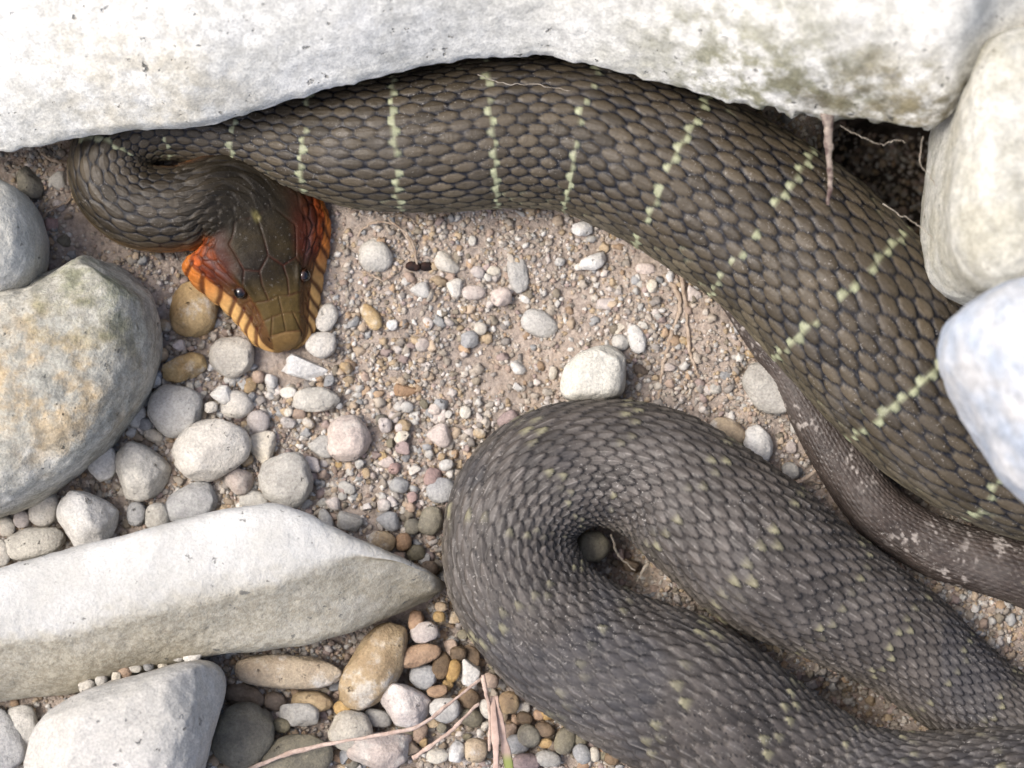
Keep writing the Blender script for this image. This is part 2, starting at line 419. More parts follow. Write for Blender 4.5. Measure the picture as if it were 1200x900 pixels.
    for q in (-1, 1):
        sock = np.maximum(sock, np.exp(-(((dd - 77) / 8.0) ** 2 + ((tn[None, :] - .385) * 150 / 7.5) ** 2) ** 1.5) * (sg_[None, :] == q))
    brow = np.exp(-(((dd - 79) / 13) ** 2 + ((tn[None, :] - .27) * 150 / 5.) ** 2)) * hf[:, None]
    disp = disp - allseam * .00022 - sock * .0008 - .0004 * np.exp(-(((dd - 15) / 2.3) ** 2 + ((tn[None, :] - .36) * 150 / 2.3) ** 2)) + brow * .0005 + hf[:, None] * (fbm(V * 260, 2, 5) * .00008)
    disp = disp + ckm * .00030 * np.maximum(cs_H, 0)
    lab_bulge = lipz * (dd < 142) * np.clip(bd / 6, 0, 1) * .00022
    disp = disp + lab_bulge
    V2 = V + N * disp[..., None]
    # ---------------------------------------------------------------- colour
    rnd = _hash(I.astype(int), J.astype(int), np.zeros_like(I, int), 17); rnd2 = _hash(I.astype(int), J.astype(int), np.ones_like(I, int), 23)
    aT = np.abs(tcol)[None, :] * (14.5 / 16.5) + 0 * dd
    lat = sstep(5, 12, aT)
    mm = main[:, None].astype(float) * np.ones((1, m)); hh = hair[:, None] * np.ones((1, m))
    brown = lin(74, 64, 49); tan = lin(98, 89, 69); grey = lin(76, 69, 62); gtan = lin(93, 85, 73)
    base_m = brown * (1 - lat[..., None]) + tan * lat[..., None]
    base_h = grey * (1 - lat[..., None]) + gtan * lat[..., None]
    col = base_m * (1 - hh[..., None]) + base_h * hh[..., None]
    col = col * (.66 + .68 * rnd[..., None])
    col = col * np.array([.95, 1.0, 1.08])
    big = fbm(V * 70, 3, 77)
    col = col * (1 + .16 * big[..., None])
    col = col * (1 - .22 * Kl[..., None] * 0 + .12 * Kl[..., None])
    # dark blotches between bars on the back
    per = 4.0
    ph = (I + .5 * (np.abs(J) % 2)) % per
    blot = np.where((ph < 1.6) | (ph > 3.4), 1., 0.) * (aT < 9) * (.4 + .6 * rnd2)
    col = col * (1 - .22 * (blot * (1 - .5 * hh))[..., None])
    skin = lin(20, 21, 27) * (1 - .0 * lat[..., None]) * np.ones((n, m, 1)) * (1 - hh[..., None]) + lin(16, 16, 18) * hh[..., None]
    skin = skin * (1 - .45 * lat[..., None]) + lin(74, 68, 54) * (.45 * lat[..., None])
    ew = np.where(k > .5, .16, .17)
    em = sstep(0.0, 1, np.clip(E / ew, 0, 1))
    em = np.where(E < 0, 0, em)
    # pale bars
    isbar = ((I % per) == 0) & (rnd2 > .16) & (aT < 12.5)
    latp = (aT > 5.5) & (rnd2 > .70)
    front = XX < .12
    xs = np.where(np.abs(J) % 2 == 0, XX, -XX); band = sstep(.05 + .14 * rnd, .23 + .14 * rnd, xs)
    edge_p = sstep(-.25, .02, E)
    crescent = sstep(-.55, -.15, E) * (1 - sstep(.22, .55, E)) * (1 - sstep(-.2, .05, XX)) * (.4 + .6 * rnd)
    palef = np.clip(band * edge_p * isbar * (.42 + .66 * rnd2) + crescent * latp * .45, 0, 1) * scalef * (1 - tailf[:, None]) * (rl > 330)[:, None]
    hairpale = hh * ((I % 4) == 0) * (rnd2 > .35) * (aT < 12) * sstep(.0, .35, XX) * .62 * sstep(0, .2, E) * rnd
    nav = np.clip(1.5 * sstep(.0, .6, fbm(V * 48, 3, 91)), 0, 1) * hh
    body_nav = nav
    palef = palef * (1 - hh)
    for _ in range(1):
        pp_ = np.pad(palef, 1, 'edge'); palef = (pp_[1:-1, 1:-1] * 2 + pp_[:-2, 1:-1] + pp_[2:, 1:-1] + pp_[1:-1, :-2] + pp_[1:-1, 2:]) / 6
    palef = sstep(.12, .72, palef)
    pale = lin(156, 159, 128) * (.8 + .3 * rnd[..., None])
    col = col * (1 - .42 * nav[..., None]) + lin(52, 54, 60) * (.42 * nav[..., None])
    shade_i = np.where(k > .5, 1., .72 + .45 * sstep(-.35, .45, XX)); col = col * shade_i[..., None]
    kd_ = hh * Kl * sstep(.0, .5, fbm(V * 700, 2, 13)) * sstep(.1, .3, E) * .5
    col = col * (1 - kd_[..., None]) + lin(150, 145, 138) * kd_[..., None]
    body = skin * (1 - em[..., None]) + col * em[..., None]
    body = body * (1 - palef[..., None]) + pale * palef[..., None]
    body = body * (1 - hairpale[..., None]) + lin(150, 146, 112) * hairpale[..., None]
    # tail
    tcolr = lin(66, 58, 53) * (.75 + .5 * rnd[..., None]) * (1 - .5 * (1 - em[..., None])) * (1 + .2 * big[..., None])
    crust = sstep(.25, .55, fbm(V * 900, 2, 71)) * sstep(-.05, .35, fbm(V * 110, 2, 72)) * .6
    tcolr = tcolr * (1 - crust[..., None]) + lin(176, 168, 160) * crust[..., None]
    body = body * (1 - tailf[:, None, None]) + tcolr * tailf[:, None, None]
    belly = (aT > 14.4) * (1 - hh * .6)
    body = body * (1 - .9 * belly[..., None]) + lin(120, 100, 66) * (.9 * belly[..., None])
    # neck: yellow then orange low on the flank
    nk = sstep(150, 200, rl) * (1 - sstep(290, 440, rl)); nk = nk[:, None] * sstep(7, 13, aT)
    body = body * (1 - .75 * nk[..., None]) + lin(164, 128, 66) * (.75 * nk[..., None])
    nk2 = ((1 - sstep(200, 310, rl))[:, None]) * sstep(6, 10.5, aT)
    org = lin(176, 104, 48)
    body = body * (1 - .85 * nk2[..., None]) + org * (.85 * nk2[..., None])
    # head colour
    crown = lin(38, 30, 13) * (1 + .3 * fbm(V * 420, 3, 41)[..., None]) * (1 + .35 * fbm(V * 120, 2, 43)[..., None]); snoutc = lin(78, 63, 32)
    c_top = crown * sstep(40, 95, dd)[..., None] + snoutc * (1 - sstep(40, 95, dd))[..., None]
    redb = lin(66, 28, 15)
    c_temple = redb * sstep(70, 105, dd)[..., None] + lin(86, 60, 32) * (1 - sstep(70, 105, dd))[..., None]
    wt = sstep(.17, .31, tn)[None, :] * sstep(85, 115, dd) + sstep(.28, .34, tn)[None, :] * (1 - sstep(85, 115, dd))
    hc = c_top * (1 - wt[..., None]) + c_temple * wt[..., None]
    sidef = (sg_ < 0)[None, :] * 1.0 + 0 * dd
    cheekc = lin(150, 70, 30); cf = sstep(.36, .47, tn)[None, :] * sstep(98, 125, dd)
    hc = hc * (1 - cf[..., None]) + cheekc * cf[..., None]
    cs_r = cs_r * (.55 + .45 * (sg_ < 0))[None, :]; dk_o = lin(70, 26, 12) * (1 - cs_r[..., None]) + lin(184, 92, 40) * cs_r[..., None]  # right cheek coloured darker: light from the left painted in
    grad = sstep(.33, .50, tn)[None, :, None]; dk_o = dk_o * (.45 + .75 * grad) * (1 - .55 * (1 - sstep(0, .35, cs_E))[..., None]) * (1 - .35 * sstep(.0, .4, cs_X)[..., None])
    hc = hc * (1 - .8 * ckm[..., None]) + dk_o * (.8 * ckm[..., None])
    labc = (lin(188, 148, 92) * (1 - sstep(60, 115, dd))[..., None] + lin(186, 110, 48) * sstep(60, 115, dd)[..., None]) * (.62 + .38 * sstep(.47, .56, tn))[None, :, None] + 0 * lin(192, 122, 60) * sstep(70, 120, dd)[..., None]
    lf = sstep(.492, .514, tn)[None, :] * np.ones((n, 1))
    hc = hc * (1 - lf[..., None]) + labc * lf[..., None]
    ros = (np.abs(U) < 17) & (dd < 20)
    hc = np.where(ros[..., None], lin(112, 88, 52), hc)
    purple = np.exp(-(((dd - 108) / 20) ** 2 + ((tn[None, :] - .375) / .022) ** 2)) * .5
    hc = hc * (1 - purple[..., None]) + lin(112, 86, 82) * purple[..., None]
    hc = hc * (1 + .25 * fbm(V * 300, 3, 9)[..., None])
    dark = lin(64, 26, 13)
    sm_ = .62 * np.clip(seam + cheek, 0, 1) * (.6 + .6 * fbm(V * 300, 2, 3))
    sm_ = np.clip(np.maximum(sm_, .85 * np.clip(barf + .6 * np.clip(lipedge, 0, 1) * hf[:, None], 0, 1)), 0, 1)
    hc = hc * (1 - sm_[..., None]) + dark * sm_[..., None]
    hc = hc * (1 - .85 * np.clip(sock * 1.2, 0, 1)[..., None]) + lin(44, 30, 22) * (.85 * np.clip(sock * 1.2, 0, 1)[..., None])
    nost = np.exp(-(((dd - 15) / 2.3) ** 2 + ((tn[None, :] - .36) * 150 / 2.3) ** 2)); hc = hc * (1 - .92 * nost[..., None])
    thr = sstep(.70, .78, tn)[None, :] * np.ones((n, 1))
    hc = hc * (1 - thr[..., None]) + lin(216, 160, 90) * thr[..., None]
    # nape: dark, with a few pale flecks, lattice scales take over
    nap = sstep(118, 172, rl)[:, None] * (1 - sstep(.33, .46, tn)[None, :])
    napc = lin(32, 27, 17) * (.75 + .5 * rnd[..., None]) * (.55 + .45 * em[..., None])
    hc = hc * (1 - nap[..., None]) + napc * nap[..., None]
    cheekscale = sstep(125, 160, rl)[:, None] * sstep(.33, .46, tn)[None, :]
    hc = hc * (1 - .5 * (cheekscale * (1 - em))[..., None])
    fl = .6 * np.exp(-(((dd - 152) / 7) ** 2 + (U / 4.5) ** 2) ** 2) * (.5 + .8 * fbm(V * 700, 2, 8)) ; hc = hc * (1 - .8 * fl[..., None]) + lin(160, 150, 92) * (.8 * fl[..., None])
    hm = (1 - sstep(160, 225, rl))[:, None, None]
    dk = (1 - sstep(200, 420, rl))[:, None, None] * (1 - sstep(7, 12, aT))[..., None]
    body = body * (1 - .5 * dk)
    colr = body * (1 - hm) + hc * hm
    colr = np.clip(colr, .004, 1)
    colr = np.concatenate([colr, (.25 + .35 * sstep(150, 330, rl)[:, None, None] + .40 * hair[:, None, None]) * np.ones((n, m, 1))], -1)
    verts = np.vstack([V2.reshape(-1, 3), V2[0].mean(0)[None], V2[-1].mean(0)[None]])
    cols = np.vstack([colr.reshape(-1, 4), colr[0].mean(0)[None], colr[-1].mean(0)[None]])
    f = grid_faces(n, m, True)
    jj = np.arange(m); j2 = (jj + 1) % m
    c0 = np.stack([np.full(m, n * m), j2, jj], -1); c1 = np.stack([np.full(m, n * m + 1), (n - 1) * m + jj, (n - 1) * m + j2], -1)
    me = mesh_from('snake', verts, [f, c0, c1], cols)
    import bmesh
    bm = bmesh.new(); bm.from_mesh(me); bmesh.ops.recalc_face_normals(bm, faces=bm.faces); bm.to_mesh(me); bm.free()
    q = NB('snake_skin')
    an = q.n('ShaderNodeAttribute', attribute_name='col'); a = an.outputs['Color']; al = an.outputs['Alpha']
    a = q.mix(.5, a, q.mix(q.rng(q.noise(900, 4, .7), .3, .7), (.72, .72, .72), (1.2, 1.2, 1.2)), 'MULTIPLY')
    dust = q.mul(q.rng(q.noise(1300, 3, .6, .7), .61, .69), q.rng(q.noise(60, 3, .6, .4), .38, .62))
    a = q.mix(q.mul(q.mul(dust, .5), al), a, lin(170, 165, 158))
    film = q.mul(q.rng(q.noise(75, 5, .7, 1.4), .46, .70), .36)
    film = q.mul(film, q.rng(al, .25, .9, .0, 1.))
    a = q.mix(film, a, lin(108, 103, 98))
    nb = q.bump(q.noise(1100, 3, .65), .00018, .7)
    rg = q.rng(q.noise(300, 3), .3, .7, .40, .60)
    msk = q.done(a, nb, rg, .30); q.t.links.new(q.rng(al, .25, .6, .20, .30), q.b.inputs['Specular IOR Level'])
    o = add('snake', me, msk, label='thick brown keeled snake with orange cheeks and pale bars coiled under the rocks', cat='snake')
    # eyes
    me_e = []
    for q_ in (-1, 1):
        ri = int(np.argmin(np.abs(rl - 77))); ci = int(np.argmin(np.abs(ths / np.pi - q_ * .385)))
        me_e.append((V[ri, ci], N[ri, ci]))
    return o, me_e, (Q, r, l)

snake, EYES, SPATH = make_snake()

def make_eye(p, nrm):
    nrm = nrm / np.linalg.norm(nrm); axis = nrm
    a = np.cross(axis, [0, 0, 1]); a /= np.linalg.norm(a); b = np.cross(axis, a)
    R = .00165; nr, ns = 40, 26
    ps = np.linspace(0.02, math.pi - .02, ns); ph = np.linspace(0, 2 * math.pi, nr, endpoint=False)
    PS, PH = np.meshgrid(ps, ph, indexing='ij')
    v = p - axis * R * .06 + R * (np.cos(PS)[..., None] * axis + np.sin(PS)[..., None] * (np.cos(PH)[..., None] * a + np.sin(PH)[..., None] * b))
    col = np.where((PS < .92)[..., None], lin(8, 8, 10), np.where((PS < .99)[..., None], lin(86, 46, 22), np.where((PS < 1.15)[..., None], lin(34, 20, 14), lin(60, 36, 22))))
    me = mesh_from('eye', v.reshape(-1, 3), grid_faces(ns, nr, True), col.reshape(-1, 3))
    return me
qm = NB('eye_gloss'); em_ = qm.done(qm.n('ShaderNodeAttribute', attribute_name='col').outputs['Color'], None, .06, .7)
for p, nn in EYES:
    add('eye', make_eye(p, nn * np.array([1, 1, .75])), em_, snake)

# ------------------------------------------------------------------ stones
def stone_blob(name, outline, z, up, down, mat, ez=.75, exy=.7, noise=.06, freq=45, seed=0, nphi=160, npsi=80, facets=0, soft=6, centre=None):
    """a stone whose outline at height z is traced, with its own top and bottom"""
    o = np.array(outline, float); w_ = at(o[:, 0], o[:, 1], z)[0][:, :2]
    cc = w_.mean(0) if centre is None else at(centre[0], centre[1], z)[0][:2]
    wc = np.vstack([w_, w_[:1]]); dense = np.vstack([wc[i] + (wc[i + 1] - wc[i]) * np.linspace(0, 1, 30, endpoint=False)[:, None] for i in range(len(w_))])
    d = dense - cc; ang = np.arctan2(d[:, 1], d[:, 0]); rad = np.hypot(d[:, 0], d[:, 1])
    order = np.argsort(ang); ang, rad = ang[order], rad[order]
    phi = np.linspace(-np.pi, np.pi, nphi, endpoint=False)
    R = np.interp(phi, np.concatenate([ang - 2 * np.pi, ang, ang + 2 * np.pi]), np.tile(rad, 3))
    kk = np.exp(-.5 * (np.arange(-15, 16) / (soft * nphi / 360)) ** 2); kk /= kk.sum()
    R = np.convolve(np.concatenate([R[-15:], R, R[:15]]), kk, 'valid')
    psi = np.linspace(-np.pi / 2 + .01, np.pi / 2 - .01, npsi)
    c = np.cos(psi) ** exy; s_ = np.sign(psi) * np.abs(np.sin(psi)) ** ez
    v = np.zeros((npsi, nphi, 3))
    v[..., 0] = cc[0] + np.cos(phi)[None] * R[None] * c[:, None]; v[..., 1] = cc[1] + np.sin(phi)[None] * R[None] * c[:, None]
    v[..., 2] = z + np.where(s_ > 0, s_ * up, s_ * down)[:, None]
    cen = np.array([*cc, z]); rel = v - cen
    rs = np.random.default_rng(seed + 100); m = R.mean()
    for k in range(facets):
        nrm = rs.normal(size=3); nrm[2] = abs(nrm[2]) + .15; nrm /= np.linalg.norm(nrm)
        sup = (rel * nrm).sum(-1).max(); dpl = sup * rs.uniform(.80, .93)
        ex = np.clip((rel * nrm).sum(-1) - dpl, 0, None); rel = rel - nrm * (ex * .85)[..., None]
    rn = rel / (np.linalg.norm(rel, axis=-1)[..., None] + 1e-9)
    rel = rel + rn * (noise * min(m, up * 2) * fbm((rel + cen) * freq + seed, 4, seed))[..., None]
    rel = rel + rn * (.00022 * fbm((rel + cen) * 420 + seed, 2, seed + 9))[..., None]
    v = (rel + cen).reshape(-1, 3)
    f = grid_faces(npsi, nphi, True); j = np.arange(nphi); j2 = (j + 1) % nphi; N0 = len(v)
    v = np.vstack([v, v[:nphi].mean(0)[None], v[-nphi:].mean(0)[None]])
    me = mesh_from(name, v, [f, np.stack([np.full(nphi, N0), j2, j], -1), np.stack([np.full(nphi, N0 + 1), (npsi - 1) * nphi + j, (npsi - 1) * nphi + j2], -1)])
    return me

DARK = lin(70, 72, 68)
pt = lambda x, y, z: at(x, y, z)[0]
# --- big stones
M_slab = stone_mat('slab_limestone', lin(228, 227, 219), lin(210, 208, 196), DARK, .75, 0, .92, .4, big=32, mott=.35,
                   patches=[(pt(900, 118, .046), .010, .045, lin(126, 124, 84), .9, 160), (pt(1000, 128, .05), .004, .022, lin(100, 92, 62), .85, 260), (pt(1090, 165, .05), .006, .02, lin(96, 84, 52), .9, 200), (pt(1050, 120, .06), .005, .02, lin(150, 140, 100), .6, 200),
                            (pt(150, 130, .04), .01, .035, lin(190, 176, 140), .5, 120)])
M_pillar = stone_mat('cream_rock', lin(200, 199, 190), lin(180, 177, 162), lin(110, 100, 66), .7, 0, .92, 1.2, big=90, mott=.35)
M_blue = stone_mat('white_rock', lin(176, 186, 200), lin(204, 205, 206), lin(130, 148, 172), .7, 0, .92, 1.2, big=100, mott=.35)
M_boul = stone_mat('mossy_boulder_stone', lin(182, 178, 164), lin(164, 162, 150), lin(96, 98, 92), .8, 0, .9, 1.0, big=55, mott=.5,
                   patches=[(pt(55, 450, .03), .006, .026, lin(186, 156, 104), .75, 130), (pt(120, 330, .03), .006, .022, lin(128, 130, 100), .8, 130), (pt(60, 570, .02), .006, .02, lin(208, 206, 198), .9, 60)])
M_slab2 = stone_mat('white_slab_stone', lin(212, 211, 206), lin(202, 200, 192), lin(105, 106, 104), .9, 0, .92, 1.0, big=50,
                    patches=[])
M_grey = stone_mat('grey_boulder_stone', lin(192, 189, 182), lin(178, 175, 167), lin(90, 90, 88), .6, 0, .9, .7, big=45, mott=.12)
M_left = stone_mat('pale_boulder_stone', lin(196, 194, 184), lin(178, 176, 164), DARK, .5, 0, .9, 1., big=60)

def make_overhang():
    ex = np.array([(-420, 215), (-250, 205), (-100, 190), (0, 180), (60, 170), (110, 158), (180, 152), (240, 150), (300, 130), (360, 112), (420, 97), (470, 84), (520, 74), (580, 66), (640, 66), (700, 78), (760, 95), (830, 113), (900, 130),
                   (960, 138), (1020, 142), (1065, 152), (1090, 150), (1108, 138), (1125, 110), (1170, 92), (1260, 88), (1450, 90), (1700, 96)], float)
    x = np.linspace(-420, 1700, 440); ye = np.interp(x, ex[:, 0], ex[:, 1])
    ye = np.convolve(np.pad(ye, 3, 'edge'), np.ones(7) / 7, 'valid'); wobl = (2.0 + 5 * sstep(820, 900, x)) * S * fbm(np.stack([x * .07, 0 * x, 0 * x], -1), 4, 4)
    zl = np.interp(x, [-420, 0, 250, 420, 600, 760, 900, 1100, 1700], [.022, .022, .026, .031, .0315, .035, .041, .047, .05])
    E = at(x, ye, zl)[0]
    prof = np.array([(900, -400), (700, -330), (420, -240), (260, -90), (160, -30), (90, -8), (45, 4), (18, 4), (4, 0), (0, 3), (0, 8), (4, 16), (16, 32), (38, 62), (70, 96), (110, 132), (160, 164), (225, 194), (310, 220), (420, 236), (700, 240), (900, 200), (960, -50), (950, -400)], float)
    pp = catmull(prof, 9)
    pp[:, 1] = np.where(pp[:, 1] < -2, pp[:, 1], pp[:, 1])
    V = np.zeros((len(pp), len(x), 3))
    fl = np.interp(x, [0, 300, 600, 1100], [1.25, 1.0, .62, .8])       # how far the front face leans back
    V[..., 0] = E[None, :, 0]; V[..., 1] = E[None, :, 1] + pp[:, :1] * S * np.where((pp[:, :1] > 0) & (pp[:, 1:] > 4), fl[None], 1)
    V[..., 2] = E[None, :, 2] + pp[:, 1:] * S
    V[..., 2] = np.maximum(V[..., 2], -.006)
    dv = np.gradient(V, axis=0); du = np.gradient(V, axis=1); N = np.cross(du, dv); N /= np.linalg.norm(N, axis=-1)[..., None] + 1e-12
    lipd = sstep(0, 25, np.abs(pp[:, 0]) + np.abs(pp[:, 1] - 4))[:, None]
    V[..., 1] += (1 - lipd) * wobl[None]
    V = V + N * (lipd * (.0030 * fbm(V * 15, 3, 12, .4)) + .00022 * fbm(V * 120, 3, 3) + .00012 * fbm(V * 600, 2, 6))[..., None]
    kx, mx = len(pp), len(x); Vf = np.vstack([V.reshape(-1, 3), V[:, 0].mean(0)[None], V[:, -1].mean(0)[None]])
    ii = np.arange(kx); i2 = (ii + 1) % kx
    caps = [np.stack([ii * mx, i2 * mx, np.full(kx, kx * mx)], -1), np.stack([i2 * mx + mx - 1, ii * mx + mx - 1, np.full(kx, kx * mx + 1)], -1)]
    me = mesh_from('overhanging_rock', Vf, [grid_faces(kx, mx, False)[:, ::-1]] + caps)
    add('overhanging_rock', me, M_slab, label='wide pale limestone rock overhanging the snake\'s back', cat='rock')
make_overhang()

def big_stone(name, label, mat, cat='stone', **kw):
    me = stone_blob(name, mat=mat, **kw); return add(name, me, mat, label=label, cat=cat)

big_stone('rock', 'cream rock with a rounded foot standing at the dark hollow above the body', M_pillar, 'rock', outline=[(1122, 120), (1116, 180), (1110, 240), (1110, 290), (1122, 322), (1150, 340), (1200, 345), (1300, 320), (1400, 200), (1380, 60), (1250, 20), (1150, 60)],
          z=.056, up=.020, down=.058, ez=.6, exy=.4, noise=.05, freq=60, seed=3, soft=4, centre=(1240, 200))
big_stone('rock', 'bluish white rock jutting out over the thick brown body', M_blue, 'rock', outline=[(1102, 392), (1106, 425), (1130, 470), (1158, 520), (1180, 560), (1215, 590), (1330, 640), (1520, 610), (1560, 440), (1430, 300), (1250, 300), (1185, 325), (1135, 352), (1110, 372)],
          z=.078, up=.03, down=.03, ez=.7, exy=.35, noise=.05, freq=50, seed=8, soft=3, centre=(1320, 450))
big_stone('boulder', 'pale rounded boulder at the edge of the overhang above the mossy one', M_left, 'boulder', outline=[(40, 240), (49, 275), (48, 310), (36, 335), (10, 352), (-40, 358), (-90, 320), (-90, 250), (-45, 212), (0, 208), (25, 220)],
          z=.017, up=.016, down=.022, ez=.8, noise=.05, seed=5)
big_stone('boulder', 'large mossy boulder with an ochre stain next to the snake\'s neck', M_boul, 'boulder', outline=[(66, 310), (100, 296), (130, 287), (160, 296), (176, 330), (180, 370), (172, 420), (152, 465), (122, 510), (88, 548), (45, 582), (0, 604), (-90, 620), (-180, 560), (-190, 430), (-110, 350), (-20, 338)],
          z=.014, up=.017, down=.02, ez=.7, exy=.42, noise=.09, freq=34, seed=9, facets=1, nphi=220, npsi=110)
big_stone('boulder', 'smooth grey boulder below the long white slab', M_grey, 'boulder', outline=[(36, 880), (44, 850), (66, 828), (110, 806), (165, 791), (215, 776), (245, 774), (260, 788), (262, 812), (250, 850), (238, 890), (220, 960), (140, 1010), (50, 980), (30, 920)],
          z=.016, up=.018, down=.022, ez=.8, exy=.5, noise=.05, freq=40, seed=14, facets=4, nphi=200, npsi=100)

def make_long_slab():
    cx = [-220, -60, 0, 100, 200, 270, 320, 360, 420, 470, 505, 522]
    yu = [730, 684, 667, 641, 616, 599, 594, 604, 634, 655, 672, 683]
    yr = [800, 768, 757, 742, 716, 700, 690, 678, 662, 664, 676, 685]
    yl = [868, 830, 818, 806, 776, 764, 762, 757, 738, 718, 702, 690]
    x = np.concatenate([np.linspace(-220, 500, 400), np.linspace(501, 522, 30)])
    Yu, Yr, Yl = [np.interp(x, cx, y) for y in (yu, yr, yl)]
    sm = lambda y: np.convolve(np.pad(y, 8, 'edge'), np.hanning(19)[1:-1] / np.hanning(19)[1:-1].sum(), 'valid')
    Yu, Yr, Yl = sm(Yu), sm(Yr), sm(Yl)
    endf = np.sqrt(np.clip(1 - np.clip((x - 300) / 222, 0, 1) ** 2.2, .02, 1))
    ht = .028 * (.22 + .78 * endf)
    # section: px blend and heights
    keys = [('u', 12, -.004), ('u', 2, .006), ('u', 0, .014), ('u', -3, .94), ('m', 0, 1.0), ('r', 6, .95), ('r', -10, .84), ('q', -8, .62), ('l', 4, .30), ('l', 0, .16), ('l', 4, .06), ('l', 34, -.004), ('b', 0, -.006), ('u', 12, -.004)]
    pts = []
    for kname, off, zz in keys:
        base = dict(u=Yu, r=Yr, l=Yl, m=Yu * .45 + Yr * .55, q=Yr * .5 + Yl * .5, b=Yl * .5 + Yu * .5)[kname]
        sgn = 1 if kname == 'u' else -1
        y = base + sgn * off
        zv = ht * zz if (zz > .02 or zz == 1.0) else np.full_like(x, zz)
        if kname == 'u' and 0 < zz < .02: zv = np.minimum(zz, ht * .7)
        if kname == 'l': zv = zv + np.interp(x, [150, 260, 400, 480, 522], [0, .005, .005, .002, 0]) * (1 if off < 10 else .75)
        pts.append(at(x, y, zv)[0])
    pts = np.array(pts)                               # k, n, 3
    cl = catmull(pts[:-1].reshape(len(pts) - 1, -1), 12).reshape(-1, len(x), 3)
    kg = np.exp(-.5 * (np.arange(-14, 15) / 3.4) ** 2); kg /= kg.sum(); cp = np.concatenate([np.repeat(cl[:1], 14, 0), cl, np.repeat(cl[-1:], 14, 0)]); cl = sum(kg[i] * cp[i:i + len(cl)] for i in range(29))
    lastk = np.linspace(0, 1, 10)[1:-1, None, None]; cl = np.concatenate([cl, cl[-1:] * (1 - lastk) + cl[:1] * lastk])
    V = np.transpose(cl, (1, 0, 2))                   # rings along x
    cm = V.mean(1, keepdims=True); tp = np.sqrt(np.clip(1 - np.clip((x - 504) / 18.5, 0, 1) ** 2, 0.001, 1))[:, None, None]; V = cm + (V - cm) * tp
    n, m = V.shape[:2]
    cen = V.mean(1, keepdims=True); rel = V - cen; rn = rel / (np.linalg.norm(rel, axis=-1)[..., None] + 1e-9)
    V = V + rn * (.0014 * fbm(V * 30, 3, 21, .4) + .00022 * fbm(V * 190, 3, 5) + .0001 * fbm(V * 620, 2, 2))[..., None]
    v = np.vstack([V.reshape(-1, 3), V[0].mean(0)[None], V[-1].mean(0)[None]])
    j = np.arange(m); j2 = (j + 1) % m
    me = mesh_from('stone_slab', v, [grid_faces(n, m, True), np.stack([np.full(m, n * m), j2, j], -1), np.stack([np.full(m, n * m + 1), (n - 1) * m + j, (n - 1) * m + j2], -1)])
    import bmesh
    bm = bmesh.new(); bm.from_mesh(me); bmesh.ops.recalc_face_normals(bm, faces=bm.faces); bm.to_mesh(me); bm.free()
    # lit white top, shaded beige side: light and shade painted in by the normal
    q = NB('white_slab')
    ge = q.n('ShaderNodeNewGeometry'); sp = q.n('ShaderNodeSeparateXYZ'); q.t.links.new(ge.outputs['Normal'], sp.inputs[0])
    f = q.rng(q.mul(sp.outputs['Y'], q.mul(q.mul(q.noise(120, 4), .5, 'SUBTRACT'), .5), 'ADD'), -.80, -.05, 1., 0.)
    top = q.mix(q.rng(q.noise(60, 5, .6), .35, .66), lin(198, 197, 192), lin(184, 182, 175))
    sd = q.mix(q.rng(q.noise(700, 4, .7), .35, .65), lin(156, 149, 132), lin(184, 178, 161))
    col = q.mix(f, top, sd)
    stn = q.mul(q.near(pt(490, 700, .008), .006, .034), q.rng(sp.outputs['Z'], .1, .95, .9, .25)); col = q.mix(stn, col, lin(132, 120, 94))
    sp2 = q.mul(q.rng(q.noise(330, 4, .6, .5), .64, .675), q.rng(q.noise(70, 2, .5, .2), .42, .56)); col = q.mix(q.mul(sp2, .8), col, lin(98, 98, 94))
    col = q.mix(.35, col, q.mix(q.rng(q.noise(1500, 3, .7), .25, .75), (.6, .6, .6), (1.2, 1.2, 1.2)), 'MULTIPLY')
    nb = q.bump(q.noise(260, 5, .65), .0005, .7); nb = q.bump(q.noise(1500, 3, .7), .0003, .8, nb)
    add('long_stone', me, q.done(col, nb, .92, .2), label='long chalk white stone slab with beige shade painted on its side and tapered tip', cat='stone', kind='thing')
make_long_slab()

# --- pebbles: shapes shared between copies
def ico(sub):
    import bmesh
    bm = bmesh.new(); bmesh.ops.create_icosphere(bm, subdivisions=sub, radius=1)
    v = np.array([x.co[:] for x in bm.verts]); f = np.array([[x.index for x in y.verts] for y in bm.faces]); bm.free(); return v, f
ICO4, ICO3 = ico(4), ico(3)

def pebble_shape(seed, angular, hi=False):
    v, f = ICO4 if hi else ICO3
    v = v.copy(); r = np.random.default_rng(seed)
    v = np.sign(v) * np.abs(v) ** (.88 if not angular else .8); 
    for k in range(11 if angular else 4):
        nrm = r.normal(size=3); nrm /= np.linalg.norm(nrm); d = r.uniform(.62, .82) if angular else r.uniform(.80, .93)
        sup = (v * nrm).sum(1).max()
        ex = np.clip((v * nrm).sum(1) - d * sup, 0, None); v = v - nrm * (ex * (.92 if angular else .75))[:, None]
    v = v + v * (.10 * fbm(v * 1.1 + seed, 2, seed) + .045 * fbm(v * 2.8 + seed, 3, seed + 4) + .018 * fbm(v * 8 + seed, 2, seed + 6))[:, None]
    v = v / np.array([np.abs(v[:, 0]).max(), np.abs(v[:, 1]).max(), np.abs(v[:, 2]).max()])
    return v, f
SHAPES = {False: [pebble_shape(s, False) for s in range(10)], True: [pebble_shape(s + 50, True) for s in range(10)]}
SHAPES_HI = {False: [pebble_shape(s, False, True) for s in range(5)], True: [pebble_shape(s + 50, True, True) for s in range(5)]}

